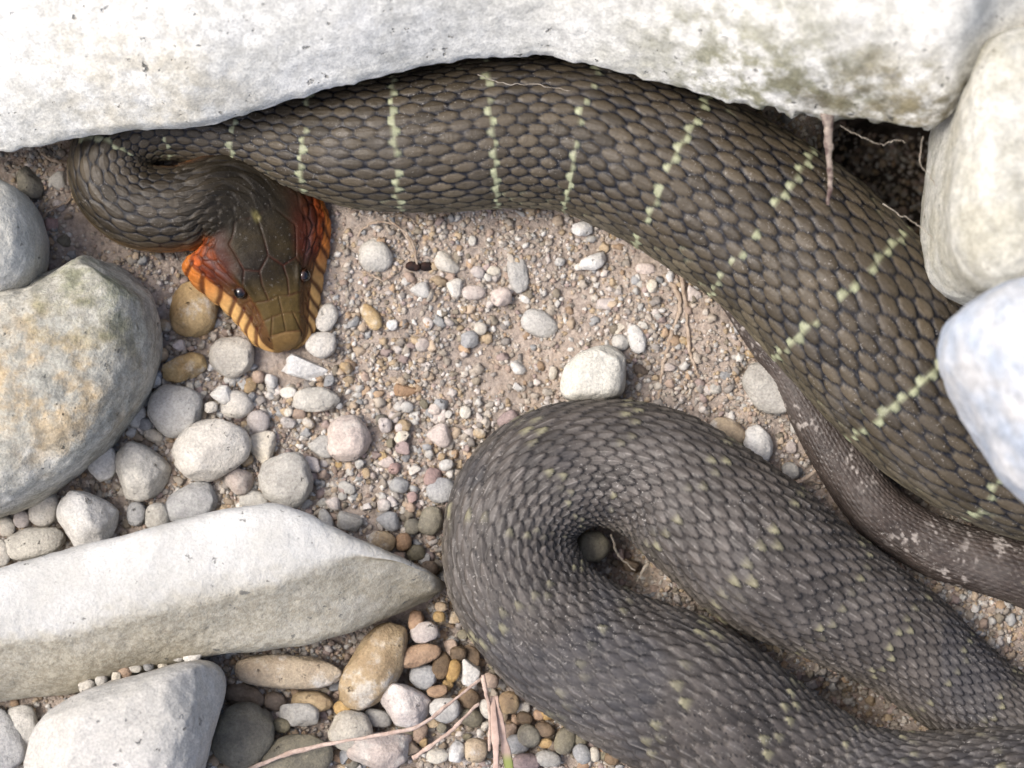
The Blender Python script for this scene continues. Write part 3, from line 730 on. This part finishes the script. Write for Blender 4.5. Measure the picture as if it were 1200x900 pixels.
PAL = dict(
    W=('white', lin(210, 208, 202), lin(196, 192, 184)), C=('cream', lin(205, 197, 180), lin(190, 182, 167)), G=('pale grey', lin(190, 186, 176), lin(175, 171, 162)),
    T=('tan', lin(178, 153, 110), lin(158, 132, 92)), O=('ochre', lin(180, 150, 96), lin(156, 124, 78)), R=('rusty tan', lin(172, 142, 112), lin(152, 122, 95)),
    P=('pinkish', lin(196, 182, 172), lin(178, 166, 157)), B=('bluish grey', lin(162, 162, 160), lin(144, 144, 144)), N=('brown', lin(124, 104, 80), lin(98, 82, 64)),
    V=('olive grey', lin(136, 128, 104), lin(112, 106, 90)), M=('dull red', lin(164, 136, 128), lin(146, 122, 116)))
PMAT = {k: stone_mat('pebble_' + v[0].replace(' ', '_'), v[1], v[2], lin(88, 84, 78), .45, .18, .82 if k in 'WCGPBM' else .6, .8, big=160, pale=lin(206, 202, 192) if k in 'WCGPT' else None) for k, v in PAL.items()}
MESHES = {}

def where(x, y):
    if y > 762 and x < 240: return 'wedged between the white slab and the grey boulder' if y < 812 and x > 85 else 'beside the grey boulder under the slab'
    if y > 700 and x < 395: return 'in the shaded hollow below the white slab'
    if y > 690: return 'in the damp gravel against the lower coil'
    if x < 145 and y > 520: return 'between the mossy boulder and the white slab'
    if x < 120: return 'between the two boulders and the overhang'
    if x < 415 and y < 450: return "beside the snake's snout"
    if x < 400: return 'in the pebble bed behind the white slab'
    if 660 < x < 740 and 600 < y: return 'in the hole inside the lower coil'
    if x < 565 and y > 480: return "between the slab tip and the lower coil"
    if x < 640: return 'on the sandy floor in front of the head'
    if x > 835 and y > 470 : return 'between the tail and the lower coil'
    return 'on the sandy floor under the thick body'

def pebble(x, y, rx, ry, ang, key, angular=False, sink=.5, zoff=0., group=None, label=None, flat=.78, seed=None):
    big = max(rx, ry) >= 24
    lib = (SHAPES_HI if big else SHAPES)[angular]
    k = int(RNG.integers(len(lib))) if seed is None else seed % len(lib)
    mk = (big, angular, k)
    if mk not in MESHES:
        me = mesh_from('pebble', lib[k][0], lib[k][1]); me.materials.append(None); MESHES[mk] = me
    rz = min(rx, ry) * flat * RNG.uniform(.85, 1.1)
    zc = (rz * (1 - sink) + zoff) * S
    p, mpp = at(x, y, zc)
    zc += float(ground_h(np.array(p[0]), np.array(p[1]))) * .6; p, mpp = at(x, y, zc)
    nm = 'stone' if max(rx, ry) > 27 else 'pebble'
    wh = where(x, y); asp = max(rx, ry) / min(rx, ry); m_ = math.sqrt(rx * ry)
    if label is None:
        size = 'tiny' if m_ < 7.5 else 'small' if m_ < 10.5 else 'medium' if m_ < 15 else 'large' if m_ < 24 else 'very large'
        shp = 'angular' if angular else 'elongated' if asp > 1.55 else 'oval' if asp > 1.18 else 'round'
        label = f'{size} {shp} {PAL[key][0]} {nm} {wh}'
    o = add(nm, MESHES[mk], None, label=label, cat=nm, group=group or f'{nm}s {wh}')
    o.material_slots[0].link = 'OBJECT'; o.material_slots[0].material = PMAT[key]
    o.location = p; o.scale = (rx * mpp, ry * mpp, rz * S)
    o.rotation_euler = (RNG.uniform(-.12, .12), RNG.uniform(-.12, .12), -math.radians(ang))
    return o

# px, py, rx, ry, image angle (clockwise), colour, angular, height offset px
HAND = [
    (273, 418, 27, 26, 0, 'C', 0, 0), (207, 481, 33, 33, 10, 'G', 0, 4), (247, 526, 48, 36, -25, 'C', 0, 12), (166, 550, 34, 38, 20, 'G', 1, 4), (117, 543, 21, 22, 0, 'W', 1, 8),
    (103, 606, 37, 39, 10, 'W', 1, 12), (52, 595, 18, 23, 10, 'C', 0, 2), (40, 636, 37, 19, -12, 'G', 0, 0), (25, 608, 10, 11, 0, 'P', 0, 6), (7, 617, 11, 12, 0, 'C', 0, 4), (1, 648, 11, 17, 0, 'C', 0, 8),
    (226, 590, 33, 25, -25, 'B', 0, 0), (185, 605, 16, 17, 0, 'G', 0, 8), (160, 602, 12, 15, 0, 'B', 0, 3), (337, 562, 32, 35, -20, 'G', 0, 8), (308, 524, 18, 22, 15, 'C', 1, 4), (280, 562, 18, 19, 0, 'P', 1, 5),
    (303, 494, 14, 14, 0, 'P', 0, 4), (277, 474, 21, 17, 10, 'C', 0, 0), (260, 462, 14, 12, 0, 'W', 1, 10), (247, 478, 8, 8, 0, 'C', 1, 14), (370, 468, 29, 15, 0, 'G', 0, 3), (297, 586, 18, 12, 0, 'G', 0, 2), (216, 432, 27, 17, -15, 'T', 1, 2),
    (188, 416, 10, 9, 0, 'O', 0, 6), (180, 448, 9, 9, 0, 'W', 1, 8), (170, 464, 8, 14, 10, 'B', 0, 4), (157, 488, 15, 15, 0, 'G', 1, 2), (171, 497, 9, 8, 0, 'B', 0, 6), (180, 510, 12, 8, 20, 'C', 0, 4), (355, 430, 31, 15, 8, 'W', 1, 0),
    (377, 404, 19, 17, 0, 'C', 0, 2), (303, 442, 8, 8, 0, 'R', 0, 2), (318, 446, 8, 10, 0, 'W', 1, 4), (338, 460, 10, 7, 0, 'C', 0, 2), (350, 485, 9, 7, 0, 'R', 0, 2), (377, 523, 17, 14, 0, 'G', 1, 2), (365, 545, 13, 10, 20, 'P', 1, 2),
    (408, 513, 27, 28, 0, 'P', 0, -4), (340, 601, 15, 8, 5, 'M', 0, 2), (382, 610, 8, 15, -20, 'G', 0, 6), (210, 405, 9, 8, 0, 'P', 1, 4), (228, 363, 29, 34, 10, 'T', 0, -6), (193, 381, 9, 7, 20, 'T', 0, 4), (383, 372, 13, 18, 30, 'C', 0, 2),
    (34, 212, 19, 22, 0, 'V', 1, 0), (68, 212, 12, 12, 0, 'G', 1, 0), (60, 262, 10, 9, 0, 'M', 1, 0), (75, 282, 9, 8, 0, 'V', 1, 0), (70, 240, 9, 8, 0, 'P', 1, 0),
    (440, 300, 21, 20, 0, 'G', 0, -4), (523, 305, 20, 14, 15, 'C', 1, -3), (533, 336, 11, 12, 20, 'C', 1, 0), (555, 343, 15, 9, 0, 'P', 0, -1), (493, 340, 13, 10, 0, 'G', 1, 0), (587, 349, 13, 13, 0, 'P', 1, 4), (606, 318, 13, 27, -8, 'G', 0, -5), (435, 371, 10, 18, -35, 'T', 0, 2),
    (695, 306, 18, 11, -28, 'W', 1, 3), (682, 269, 13, 10, 0, 'W', 1, 2), (632, 379, 23, 16, 25, 'G', 0, -4), (746, 397, 11, 18, -18, 'W', 0, 4), (727, 401, 11, 10, 0, 'G', 0, 2), (550, 399, 11, 12, 0, 'B', 1, -2), (460, 381, 7, 7, 0, 'W', 0, 2), (473, 457, 17, 9, 0, 'R', 1, -2),
    (757, 315, 13, 7, 0, 'P', 0, 0), (745, 328, 6, 6, 0, 'B', 0, 0), (545, 483, 7, 8, 0, 'C', 0, 2), (477, 477, 8, 7, 0, 'G', 0, 0), (648, 437, 5, 8, 10, 'C', 0, 2), (713, 356, 14, 8, 0, 'P', 0, -2), (578, 317, 9, 6, 10, 'C', 0, 0), (597, 492, 15, 11, -20, 'M', 1, -2), (517, 473, 9, 8, 0, 'B', 1, 0),
    (607, 430, 10, 9, 0, 'G', 1, -2), (563, 385, 8, 8, 0, 'C', 0, 0), (495, 404, 10, 9, 0, 'P', 0, -2), (515, 510, 16, 15, 0, 'P', 1, -4), (523, 545, 9, 7, -15, 'W', 0, 4), (408, 610, 18, 13, 0, 'G', 1, 4), (455, 610, 15, 12, 8, 'B', 1, 4), (505, 610, 15, 18, 15, 'V', 0, 4), (447, 635, 17, 14, 0, 'T', 0, 5),
    (473, 635, 10, 11, 0, 'R', 0, 5), (503, 667, 11, 10, 0, 'N', 0, 8), (467, 653, 9, 7, 0, 'R', 0, 4), (468, 568, 12, 10, 15, 'B', 1, 0), (518, 575, 19, 16, 0, 'B', 0, -2), (450, 592, 8, 8, 0, 'P', 0, 4), (507, 558, 11, 12, 0, 'M', 1, 0), (407, 572, 12, 7, 25, 'G', 0, 2), (483, 617, 10, 10, 0, 'V', 0, 2), (562, 508, 8, 6, 25, 'T', 0, 0),
    (488, 648, 12, 10, 0, 'V', 0, 3), (497, 655, 8, 8, 0, 'G', 0, 2), (517, 711, 8, 6, 0, 'O', 0, 14), (515, 723, 8, 7, 0, 'O', 0, 12), (487, 728, 10, 13, 10, 'R', 0, 10), (498, 741, 18, 13, -15, 'P', 0, 14), (440, 780, 32, 58, 30, 'T', 0, 10), (490, 768, 28, 13, -18, 'R', 0, 16), (476, 824, 32, 28, 15, 'P', 1, 12),
    (522, 832, 19, 16, 0, 'G', 0, 14), (497, 793, 17, 16, 0, 'B', 0, 4), (517, 780, 11, 17, 20, 'N', 0, 8), (532, 786, 8, 14, 15, 'O', 0, 12), (550, 787, 13, 20, 0, 'W', 1, 4), (537, 766, 10, 9, 0, 'N', 0, 10), (513, 810, 13, 8, -10, 'R', 0, 12), (412, 856, 27, 25, 20, 'C', 0, 12), (401, 829, 11, 9, -20, 'O', 0, 14), (447, 877, 41, 26, -10, 'P', 1, 6),
    (443, 842, 19, 11, 10, 'G', 0, 2), (337, 787, 65, 21, 3, 'T', 0, 10), (558, 879, 14, 15, 0, 'T', 0, 14), (535, 880, 10, 14, 10, 'W', 1, 10), (513, 886, 14, 9, -10, 'C', 0, 10), (550, 819, 15, 12, 30, 'N', 0, 6), (552, 841, 14, 11, 20, 'V', 0, 4), (575, 798, 11, 9, 20, 'R', 0, 8), (597, 823, 12, 14, -10, 'O', 0, 10), (615, 842, 10, 8, 20, 'N', 0, 6),
    (620, 862, 14, 14, 0, 'V', 0, 8), (638, 855, 13, 9, 15, 'N', 0, 8), (662, 868, 12, 17, 20, 'V', 0, 8), (642, 889, 16, 10, 5, 'G', 0, 8), (682, 883, 10, 13, -30, 'B', 0, 8), (697, 884, 7, 9, 0, 'C', 0, 6), (717, 889, 9, 8, 0, 'N', 0, 6), (617, 893, 17, 11, 0, 'M', 0, 8), (607, 872, 14, 12, 0, 'B', 0, 2), (640, 871, 9, 6, 0, 'O', 0, 6), (632, 838, 8, 7, 0, 'R', 0, 4), (680, 867, 10, 8, 20, 'V', 0, 6),
    (27, 849, 19, 26, -15, 'G', 0, 6), (2, 865, 27, 40, -20, 'B', 0, 2), (286, 862, 36, 41, 25, 'V', 0, 6), (346, 888, 45, 28, -15, 'V', 0, 6), (286, 815, 26, 15, 10, 'N', 0, 0), (322, 822, 14, 12, 0, 'N', 0, 0), (350, 838, 24, 16, 10, 'G', 1, 2), (365, 822, 26, 13, 5, 'T', 0, -2), (330, 850, 11, 9, 0, 'V', 0, 6),
    (98, 803, 11, 12, 0, 'C', 1, 52), (121, 798, 8, 8, 0, 'G', 0, 52), (132, 794, 7, 8, 0, 'C', 1, 52), (143, 789, 9, 8, 0, 'R', 0, 52), (158, 785, 12, 7, -15, 'G', 0, 52), (173, 781, 7, 7, 0, 'B', 1, 52), (190, 776, 7, 7, 0, 'C', 1, 52), (205, 771, 9, 8, 0, 'G', 0, 52), (223, 766, 12, 8, -5, 'W', 0, 52), (181, 778, 6, 6, 0, 'C', 0, 52),
    (907, 456, 40, 30, 28, 'G', 0, -2), (888, 521, 18, 24, -12, 'W', 0, 6), (852, 506, 23, 16, 25, 'T', 0, 0), (926, 552, 11, 11, 0, 'G', 0, 4), (905, 555, 8, 8, 0, 'N', 0, 2), (812, 344, 10, 12, 0, 'P', 1, 0), (750, 432, 11, 8, 0, 'N', 1, 0), (882, 412, 12, 8, 0, 'T', 0, -2), (933, 501, 8, 8, 0, 'G', 0, 0), (927, 524, 7, 8, 0, 'P', 0, 0),
    (695, 640, 21, 19, 0, 'V', 0, 34), (738, 662, 11, 9, 0, 'N', 1, 0), (725, 650, 8, 8, 0, 'M', 1, 0), (850, 440, 7, 6, 0, 'B', 0, 0), (838, 455, 8, 7, 0, 'G', 1, 0), (800, 400, 7, 6, 0, 'T', 0, 0),
]
for (x, y, rx, ry, a, key, ang, zo) in HAND:
    if zo > 50: x, y, zo, a = x + RNG.uniform(-4, 4), y + RNG.uniform(-5, 3), zo + RNG.uniform(-6, 10), a + RNG.uniform(-40, 40)
    pebble(x, y, rx, ry, a, key, bool(ang), zoff=zo)
# the flat-topped white stone touching the coil has a traced outline
big_stone('stone', 'white blocky stone leaning on the top of the lower coil', stone_mat('block_stone', lin(206, 203, 192), lin(190, 186, 174), lin(120, 116, 106), .5, 0, .9, .9, big=120),
          outline=[(655, 452), (661, 430), (676, 415), (700, 406), (726, 404), (734, 412), (733, 440), (731, 462), (712, 470), (680, 472), (660, 468)], z=.006, up=.0075, down=.008, ez=.6, exy=.45, noise=.05, freq=80, seed=33, facets=4, nphi=96, npsi=48, soft=8)

# scattered small pebbles
SQ, SR, SL = SPATH
def clear_of_snake(x, y, k=.8):
    d = np.hypot(SQ[::12, 0] - x, SQ[::12, 1] - y); return bool((d > SR[::12] * k).all())
def scatter(n, x0, x1, y0, y1, r0, r1, keys, z1=6):
    done = 0
    for tr in range(n * 30):
        x, y = RNG.uniform(x0, x1), RNG.uniform(y0, y1)
        if not clear_of_snake(x, y, 1.0): continue
        if any((h[0] - x) ** 2 + (h[1] - y) ** 2 < (max(h[2], h[3]) * .85) ** 2 for h in HAND): continue
        if y > 590 and x < 520 and (596 + abs(x - 310) * .28) < y < 770: continue
        if x < 180 and y < 590 and y < 600 - (x - 20) * .8: continue
        r = r0 + (r1 - r0) * RNG.random() ** 2
        pebble(x, y, r * RNG.uniform(1, 1.45), r, RNG.uniform(0, 180), keys[int(RNG.integers(len(keys)))], RNG.random() < .75, zoff=RNG.uniform(-2, z1), sink=.45)
        done += 1
        if done >= n: break
scatter(34, 150, 400, 430, 615, 4.5, 9, 'WCCGGPTBPG')
scatter(36, 390, 530, 470, 660, 4.5, 10, 'CGGPPTBRMVC')
scatter(30, 480, 730, 700, 900, 5, 11, 'NVROTNVRC', 4)
scatter(12, 395, 480, 760, 900, 5, 10, 'NVRTGB', 2)
scatter(18, 400, 800, 250, 470, 4.5, 8, 'CGWPTC')

# ------------------------------------------------------------------ gravel and sand that nobody could count
def grains(name, label, spots, zj, tint, cat, squash=.7, detail=1):
    """spots: n,3 px,py,radius px"""
    v0, f0 = ico(detail)
    n = len(spots); g = np.random.default_rng(77 + n)
    p, mpp = at(spots[:, 0], spots[:, 1], 0.0)
    h = ground_h(p[:, 0], p[:, 1])
    r = spots[:, 2] * S
    rot = g.uniform(0, 2 * np.pi, n); a = g.uniform(.75, 1.35, n); b = g.uniform(.75, 1.1, n); c = g.uniform(.6, .95, n) * squash / .7
    jit = 1 + .26 * g.normal(size=(n, len(v0)))
    vx = v0[None] * jit[..., None].clip(.6, 1.4) * np.stack([a, b, c], -1)[:, None] * r[:, None, None]
    x = vx[..., 0] * np.cos(rot)[:, None] - vx[..., 1] * np.sin(rot)[:, None]; y = vx[..., 0] * np.sin(rot)[:, None] + vx[..., 1] * np.cos(rot)[:, None]
    V = np.stack([x + p[:, None, 0], y + p[:, None, 1], vx[..., 2] + (h + r * zj * g.uniform(.2, 1, n))[:, None]], -1)
    F = f0[None] + (np.arange(n) * len(v0))[:, None, None]
    pal = np.array(tint); ci = g.integers(0, len(pal), n); col = pal[ci] * g.uniform(.7, 1.12, n)[:, None]
    me = mesh_from(name, V.reshape(-1, 3), F.reshape(-1, 3), np.repeat(col, len(v0), 0), smooth=True)
    return me

def spots(n, r0, r1, power, dens):
    g = np.random.default_rng(n); x = g.uniform(-120, 1320, n * 3); y = g.uniform(130, 1000, n * 3)
    d = dens(x, y); keep = g.random(n * 3) < d; x, y = x[keep][:n], y[keep][:n]
    r = r0 + (r1 - r0) * g.random(len(x)) ** power
    ok = np.ones(len(x), bool)
    qx, qy, qr = SQ[::10, 0], SQ[::10, 1], SR[::10] * .82
    for k in range(0, len(x), 4000):
        dd = np.hypot(x[k:k + 4000, None] - qx, y[k:k + 4000, None] - qy); ok[k:k + 4000] = (dd > qr).all(1)
    inslab = (x < 500) & (y > 610 + np.abs(x - 310) * .28) & (y < 755 - x * .05); ok &= ~inslab
    inb = (x < 160) & (y > 320) & (y < 570 - x * .6); ok &= ~inb
    return np.stack([x, y, r], -1)[ok]

def dens_fine(x, y):
    c = fbm(np.stack([x / 45, y / 45, 0 * x], -1), 3, 19)
    return np.clip(.62 + .5 * c, .12, 1)
def dens_mid(x, y):
    left = np.exp(-((x - 300) / 170) ** 2 - ((y - 520) / 120) ** 2) + np.exp(-((x - 470) / 90) ** 2 - ((y - 580) / 100) ** 2) + 1.3 * (y > 690) * (x > 250) + .3 * np.exp(-((x - 480) / 150) ** 2 - ((y - 420) / 90) ** 2)
    return np.clip(.30 + left + .25 * fbm(np.stack([x / 60, y / 60, 0 * x], -1), 2, 7), .05, 1)

TINT_FINE = [lin(172, 162, 148), lin(186, 178, 166), lin(160, 151, 139), lin(178, 161, 140), lin(192, 184, 176), lin(164, 146, 132), lin(146, 140, 133), lin(192, 189, 182), lin(170, 152, 126)]
TINT_MID = TINT_FINE + [lin(160, 144, 137), lin(152, 152, 150), lin(168, 145, 120), lin(202, 198, 190), lin(140, 131, 116)]
q = NB('grain_stone'); ca = q.n('ShaderNodeAttribute', attribute_name='col').outputs['Color']
ca = q.mix(.5, ca, q.mix(q.rng(q.noise(1300, 3, .7), .3, .7), (.66, .65, .64), (1.22, 1.21, 1.2)), 'MULTIPLY')
M_grain = q.done(ca, q.bump(q.noise(1500, 3, .7), .0003, .8), .9, .2)
me = grains('sand', '', spots(54000, 1.2, 4.0, 1.7, dens_fine), .35, TINT_FINE, '')
add('sand', me, M_grain, label='pale brown coarse sand covering the floor of the hollow', cat='sand', kind='stuff')
me = grains('gravel', '', spots(11000, 2.4, 6.5, 2.2, dens_mid), .45, TINT_MID, '', detail=2)
add('gravel', me, M_grain, label='mixed fine gravel among the pebbles and coils', cat='gravel', kind='stuff')

# ------------------------------------------------------------------ roots, straw, bits
def tube(name, pts, r0, r1, flat=1., n=10, wob=.0, twist=0., seed=0, sub=14):
    """pts px,py,z(m) -> tapered tube mesh"""
    p = np.array([at(a, b, c)[0] for a, b, c in pts]); p = catmull(p, sub)
    if wob: p = p + wob * S * np.stack([fbm(np.stack([np.arange(len(p)) * .35 + seed * 9 + 31 * k, 0 * p[:, 0], 0 * p[:, 0]], -1), 2, seed + k) for k in range(3)], -1) * np.array([1, 1, .4])
    T = np.gradient(p, axis=0); T /= np.linalg.norm(T, axis=1)[:, None]
    sd = np.cross(T, [0, 0, 1.]); sd /= np.linalg.norm(sd, axis=1)[:, None] + 1e-9; up = np.cross(sd, T)
    r = np.linspace(r0, r1, len(p)) * S * (1 + .25 * fbm(np.stack([np.arange(len(p)) * .17 + seed, 0 * p[:, 0], 0 * p[:, 0]], -1), 2, seed))
    th = np.linspace(0, 2 * np.pi, n, endpoint=False)
    V = p[:, None] + sd[:, None] * (np.cos(th)[None, :, None] * r[:, None, None]) + up[:, None] * (np.sin(th)[None, :, None] * r[:, None, None] * flat)
    v = np.vstack([V.reshape(-1, 3), p[:1], p[-1:]]); m = len(p); j = np.arange(n); j2 = (j + 1) % n
    return mesh_from(name, v, [grid_faces(m, n, True)[:, ::-1], np.stack([np.full(n, m * n), j, j2], -1), np.stack([np.full(n, m * n + 1), (m - 1) * n + j2, (m - 1) * n + j], -1)])

def fibre_mat(name, c1, c2, sc_=500):
    q = NB(name); c = q.mix(q.rng(q.noise(sc_, 4, .6), .35, .65), c1, c2)
    return q.done(c, q.bump(q.noise(1200, 3), .0003, .8), .8, .25)
M_root = fibre_mat('dry_root', lin(172, 156, 138), lin(140, 122, 104)); M_straw = fibre_mat('pink_straw', lin(192, 172, 158), lin(166, 144, 130)); M_dark = fibre_mat('dark_husk', lin(52, 34, 28), lin(28, 22, 22))
M_pale = fibre_mat('pale_fibre', lin(158, 150, 138), lin(128, 119, 106)); M_hang = fibre_mat('crusted_root', lin(84, 68, 64), lin(150, 138, 126), 420)
ROOTS = [
    ('rootlet', 'thin grey rootlet curving down the sand to the lower coil', [(778, 322, .001), (792, 340, .002), (797, 362, .002), (788, 388, .0022), (781, 412, .002), (775, 440, .002), (771, 474, .001)], 2.6, 2.2, M_root),
    ('rootlet', 'straight pale rootlet lying on sand beside the thick body', [(795, 309, .002), (801, 335, .003), (805, 370, .002), (808, 410, .0022), (813, 428, .002), (820, 441, .001)], 2.6, 1.6, M_root),
    ('rootlet', 'curled hair-thin rootlet on the sand beside the round grey pebble', [(417, 282, .001), (428, 266, .003), (448, 260, .004), (468, 266, .004), (480, 285, .003), (489, 305, .002)], 1.5, .9, M_root),
    ('rootlet', 'fine looping rootlet arching from the dark husk to the thick body', [(489, 312, .002), (484, 285, .004), (470, 268, .005), (455, 256, .004), (470, 252, .003), (488, 262, .002)], 1.3, .8, M_root),
    ('rootlet', 'short fine rootlet below the round grey pebble', [(425, 318, .001), (440, 325, .002), (452, 328, .002), (470, 316, .001)], 1.2, .8, M_root),
    ('twig', 'dry grey twig between the tail and the lower coil', [(916, 573, .001), (932, 567, .003), (945, 560, .003), (970, 540, .002)], 3.2, 1.8, M_root),
    ('twig', 'thin twig lying across the sand near the tail', [(925, 566, .001), (945, 562, .0025), (962, 568, .001)], 1.6, 1.2, M_root),
    ('rootlet', 'pale flat fibre standing against the tail', [(966, 543, .003), (970, 560, .003), (978, 578, .002), (990, 584, .001)], 2.6, 1.5, M_pale),
    ('rootlet', 'pale dead fibre inside the hole of the lower coil', [(716, 626, .004), (722, 645, .003), (728, 655, .002), (745, 668, .002)], 1.6, 1.2, M_pale),
    ('rootlet', 'white splinter fibre deep in the hole of the lower coil', [(760, 660, .004), (752, 672, .003), (746, 682, .002)], 1.8, 1.0, M_pale),
    ('rootlet', 'brown rootlets tangled behind the boulders under the overhang', [(40, 262, .002), (60, 246, .004), (80, 236, .003), (92, 222, .002)], 1.8, 1.2, M_root),
    ('rootlet', 'dry root stub poking from under the overhang beside the neck', [(48, 180, .004), (62, 188, .006), (78, 190, .004)], 2.2, 1.6, M_root),
    ('straw', 'long pinkish straw lying across the damp gravel', [(285, 905, .005), (330, 886, .009), (380, 873, .010), (440, 862, .011), (490, 851, .011), (523, 827, .009), (550, 806, .008), (567, 793, .006)], 2.8, 1.7, M_straw),
    ('straw', 'short pinkish straw slanting over the tan gravel pebbles', [(484, 889, .007), (505, 874, .008), (527, 858, .0085), (545, 840, .008), (562, 824, .006)], 2.6, 1.6, M_straw),
    ('straw', 'bent pink straw against the rim of the lower coil', [(566, 791, .008), (569, 810, .009), (573, 830, .008), (574, 860, .007), (573, 880, .005)], 2.2, 1.8, M_straw),
]
for k, (nm, lb, pts, r0, r1, mt) in enumerate(ROOTS):
    add(nm, tube(nm, pts, r0, r1, .7, wob=1.0 if nm != 'straw' else .5, seed=k + 3), mt, label=lb, cat=nm)
for k, (pts, lb) in enumerate([([(577, 816, .007), (579, 845, .010), (581, 875, .012), (581, 910, .012)], 'broad pink grass blade lying straight over the damp gravel'), ([(580, 816, .007), (586, 845, .009), (592, 875, .010), (599, 912, .010)], 'broad grass blade with a green tip angled over the damp gravel')]):
    q = NB('grass_blade'); sx = q.n('ShaderNodeSeparateXYZ'); q.t.links.new(q.pos, sx.inputs[0])
    base = q.mix(q.rng(q.noise(500, 3), .35, .65), lin(190, 166, 152), lin(172, 148, 134))
    if k: base = q.mix(q.rng(sx.outputs['Y'], float(at(0, 893, .01)[0][1]), float(at(0, 880, .01)[0][1]), 1., 0.), base, lin(132, 140, 80))
    add('grass_blade', tube('grass_blade', pts, 3.2, 4.6, .22, seed=50 + k), q.done(base, None, .7, .3), label=lb, cat='grass blade', group=None)
# hanging root and fibres at the dark hollow
add('hanging_root', tube('hanging_root', [(970, 134, .050), (971, 160, .0485), (972, 190, .047), (973, 215, .046), (970, 240, .0445)], 6.0, 2.0, .8, wob=.7, seed=71, n=14), M_hang, label='crusted root stub hanging from the overhanging rock over the body', cat='root')
FIB = [([(985, 148, .047), (1010, 160, .046), (1032, 170, .045), (1050, 164, .046), (1062, 168, .046)], 'pale thread of root strung along the lip of the dark hollow'),
       ([(1082, 160, .048), (1078, 190, .045), (1090, 208, .043), (1104, 225, .042)], 'thin pale thread hanging into the dark hollow by the cream rock'),
       ([(1035, 238, .040), (1060, 255, .040), (1085, 270, .040), (1098, 290, .041)], 'pale cobweb strand resting on the body by the cream rock'),
       ([(560, 88, .034), (590, 98, .033), (630, 100, .033), (668, 106, .033)], 'pale cobweb strand across the back under the overhanging rock')]
for k, (pts, lb) in enumerate(FIB):
    add('root_fibre', tube('root_fibre', pts, .6, .35, 1, wob=1.2, seed=90 + k), M_pale, label=lb, cat='fibre')

# dark husk on the sand: two shrivelled halves with legs-like wisps
def husk():
    v1, f1 = pebble_shape(5, False); v2, f2 = pebble_shape(61, True)
    p = pt(484, 312, .0016); p2 = pt(499, 313, .0014)
    a = v1 * np.array([9, 6, 5]) * S + p; b = v2 * np.array([8, 6, 4]) * S + p2
    me = mesh_from('seed_husk', np.vstack([a, b]), np.vstack([f1, f2 + len(a)]))
    add('seed_husk', me, M_dark, label='dark brown shrivelled seed husk on the sand', cat='husk')
husk()

# ------------------------------------------------------------------ labels: tell look-alike pebbles apart by the stone they lie against
def tell_apart():
    peb = [o for o in C.objects if o.parent is None and o.get('category') in ('pebble', 'stone') and o.get('group')]
    full = {o.name: o['label'] for o in peb}
    def first(lb):
        k = min((lb.index(w_) for w_ in (' wedged', ' beside', ' in the', ' on the', ' between') if w_ in lb), default=len(lb)); return lb[:k]
    short = [('wedged', 'above the boulder'), ('grey boulder', 'by the grey boulder'), ('hollow', 'below the slab'), ('damp', 'by the lower coil'), ('mossy', 'under the mossy boulder'), ('two boulders', 'under the overhang'), ('snout', 'by the snout'),
             ('pebble bed', 'behind the slab'), ('hole', 'inside the coil'), ('tip', 'by the slab tip'), ('head', 'on open sand'), ('tail', 'by the tail'), ('thick', 'near the thick body')]
    seen = {}
    for o in peb: seen.setdefault(o['label'], []).append(o)
    used = {lb for lb, v in seen.items() if len(v) == 1}
    for lb, os_ in seen.items():
        if len(os_) < 2: continue
        sw = next((b for a, b in short if a in lb), '')
        for o in os_:
            for p in sorted((p for p in peb if p is not o), key=lambda p: (p.location - o.location).length)[:4]:
                cand = first(lb) + ' against a ' + ' '.join(first(full[p.name]).split()[:-1]) + ' one ' + sw
                if len(cand.split()) <= 16 and cand not in used: used.add(cand); o['label'] = cand; break
tell_apart()
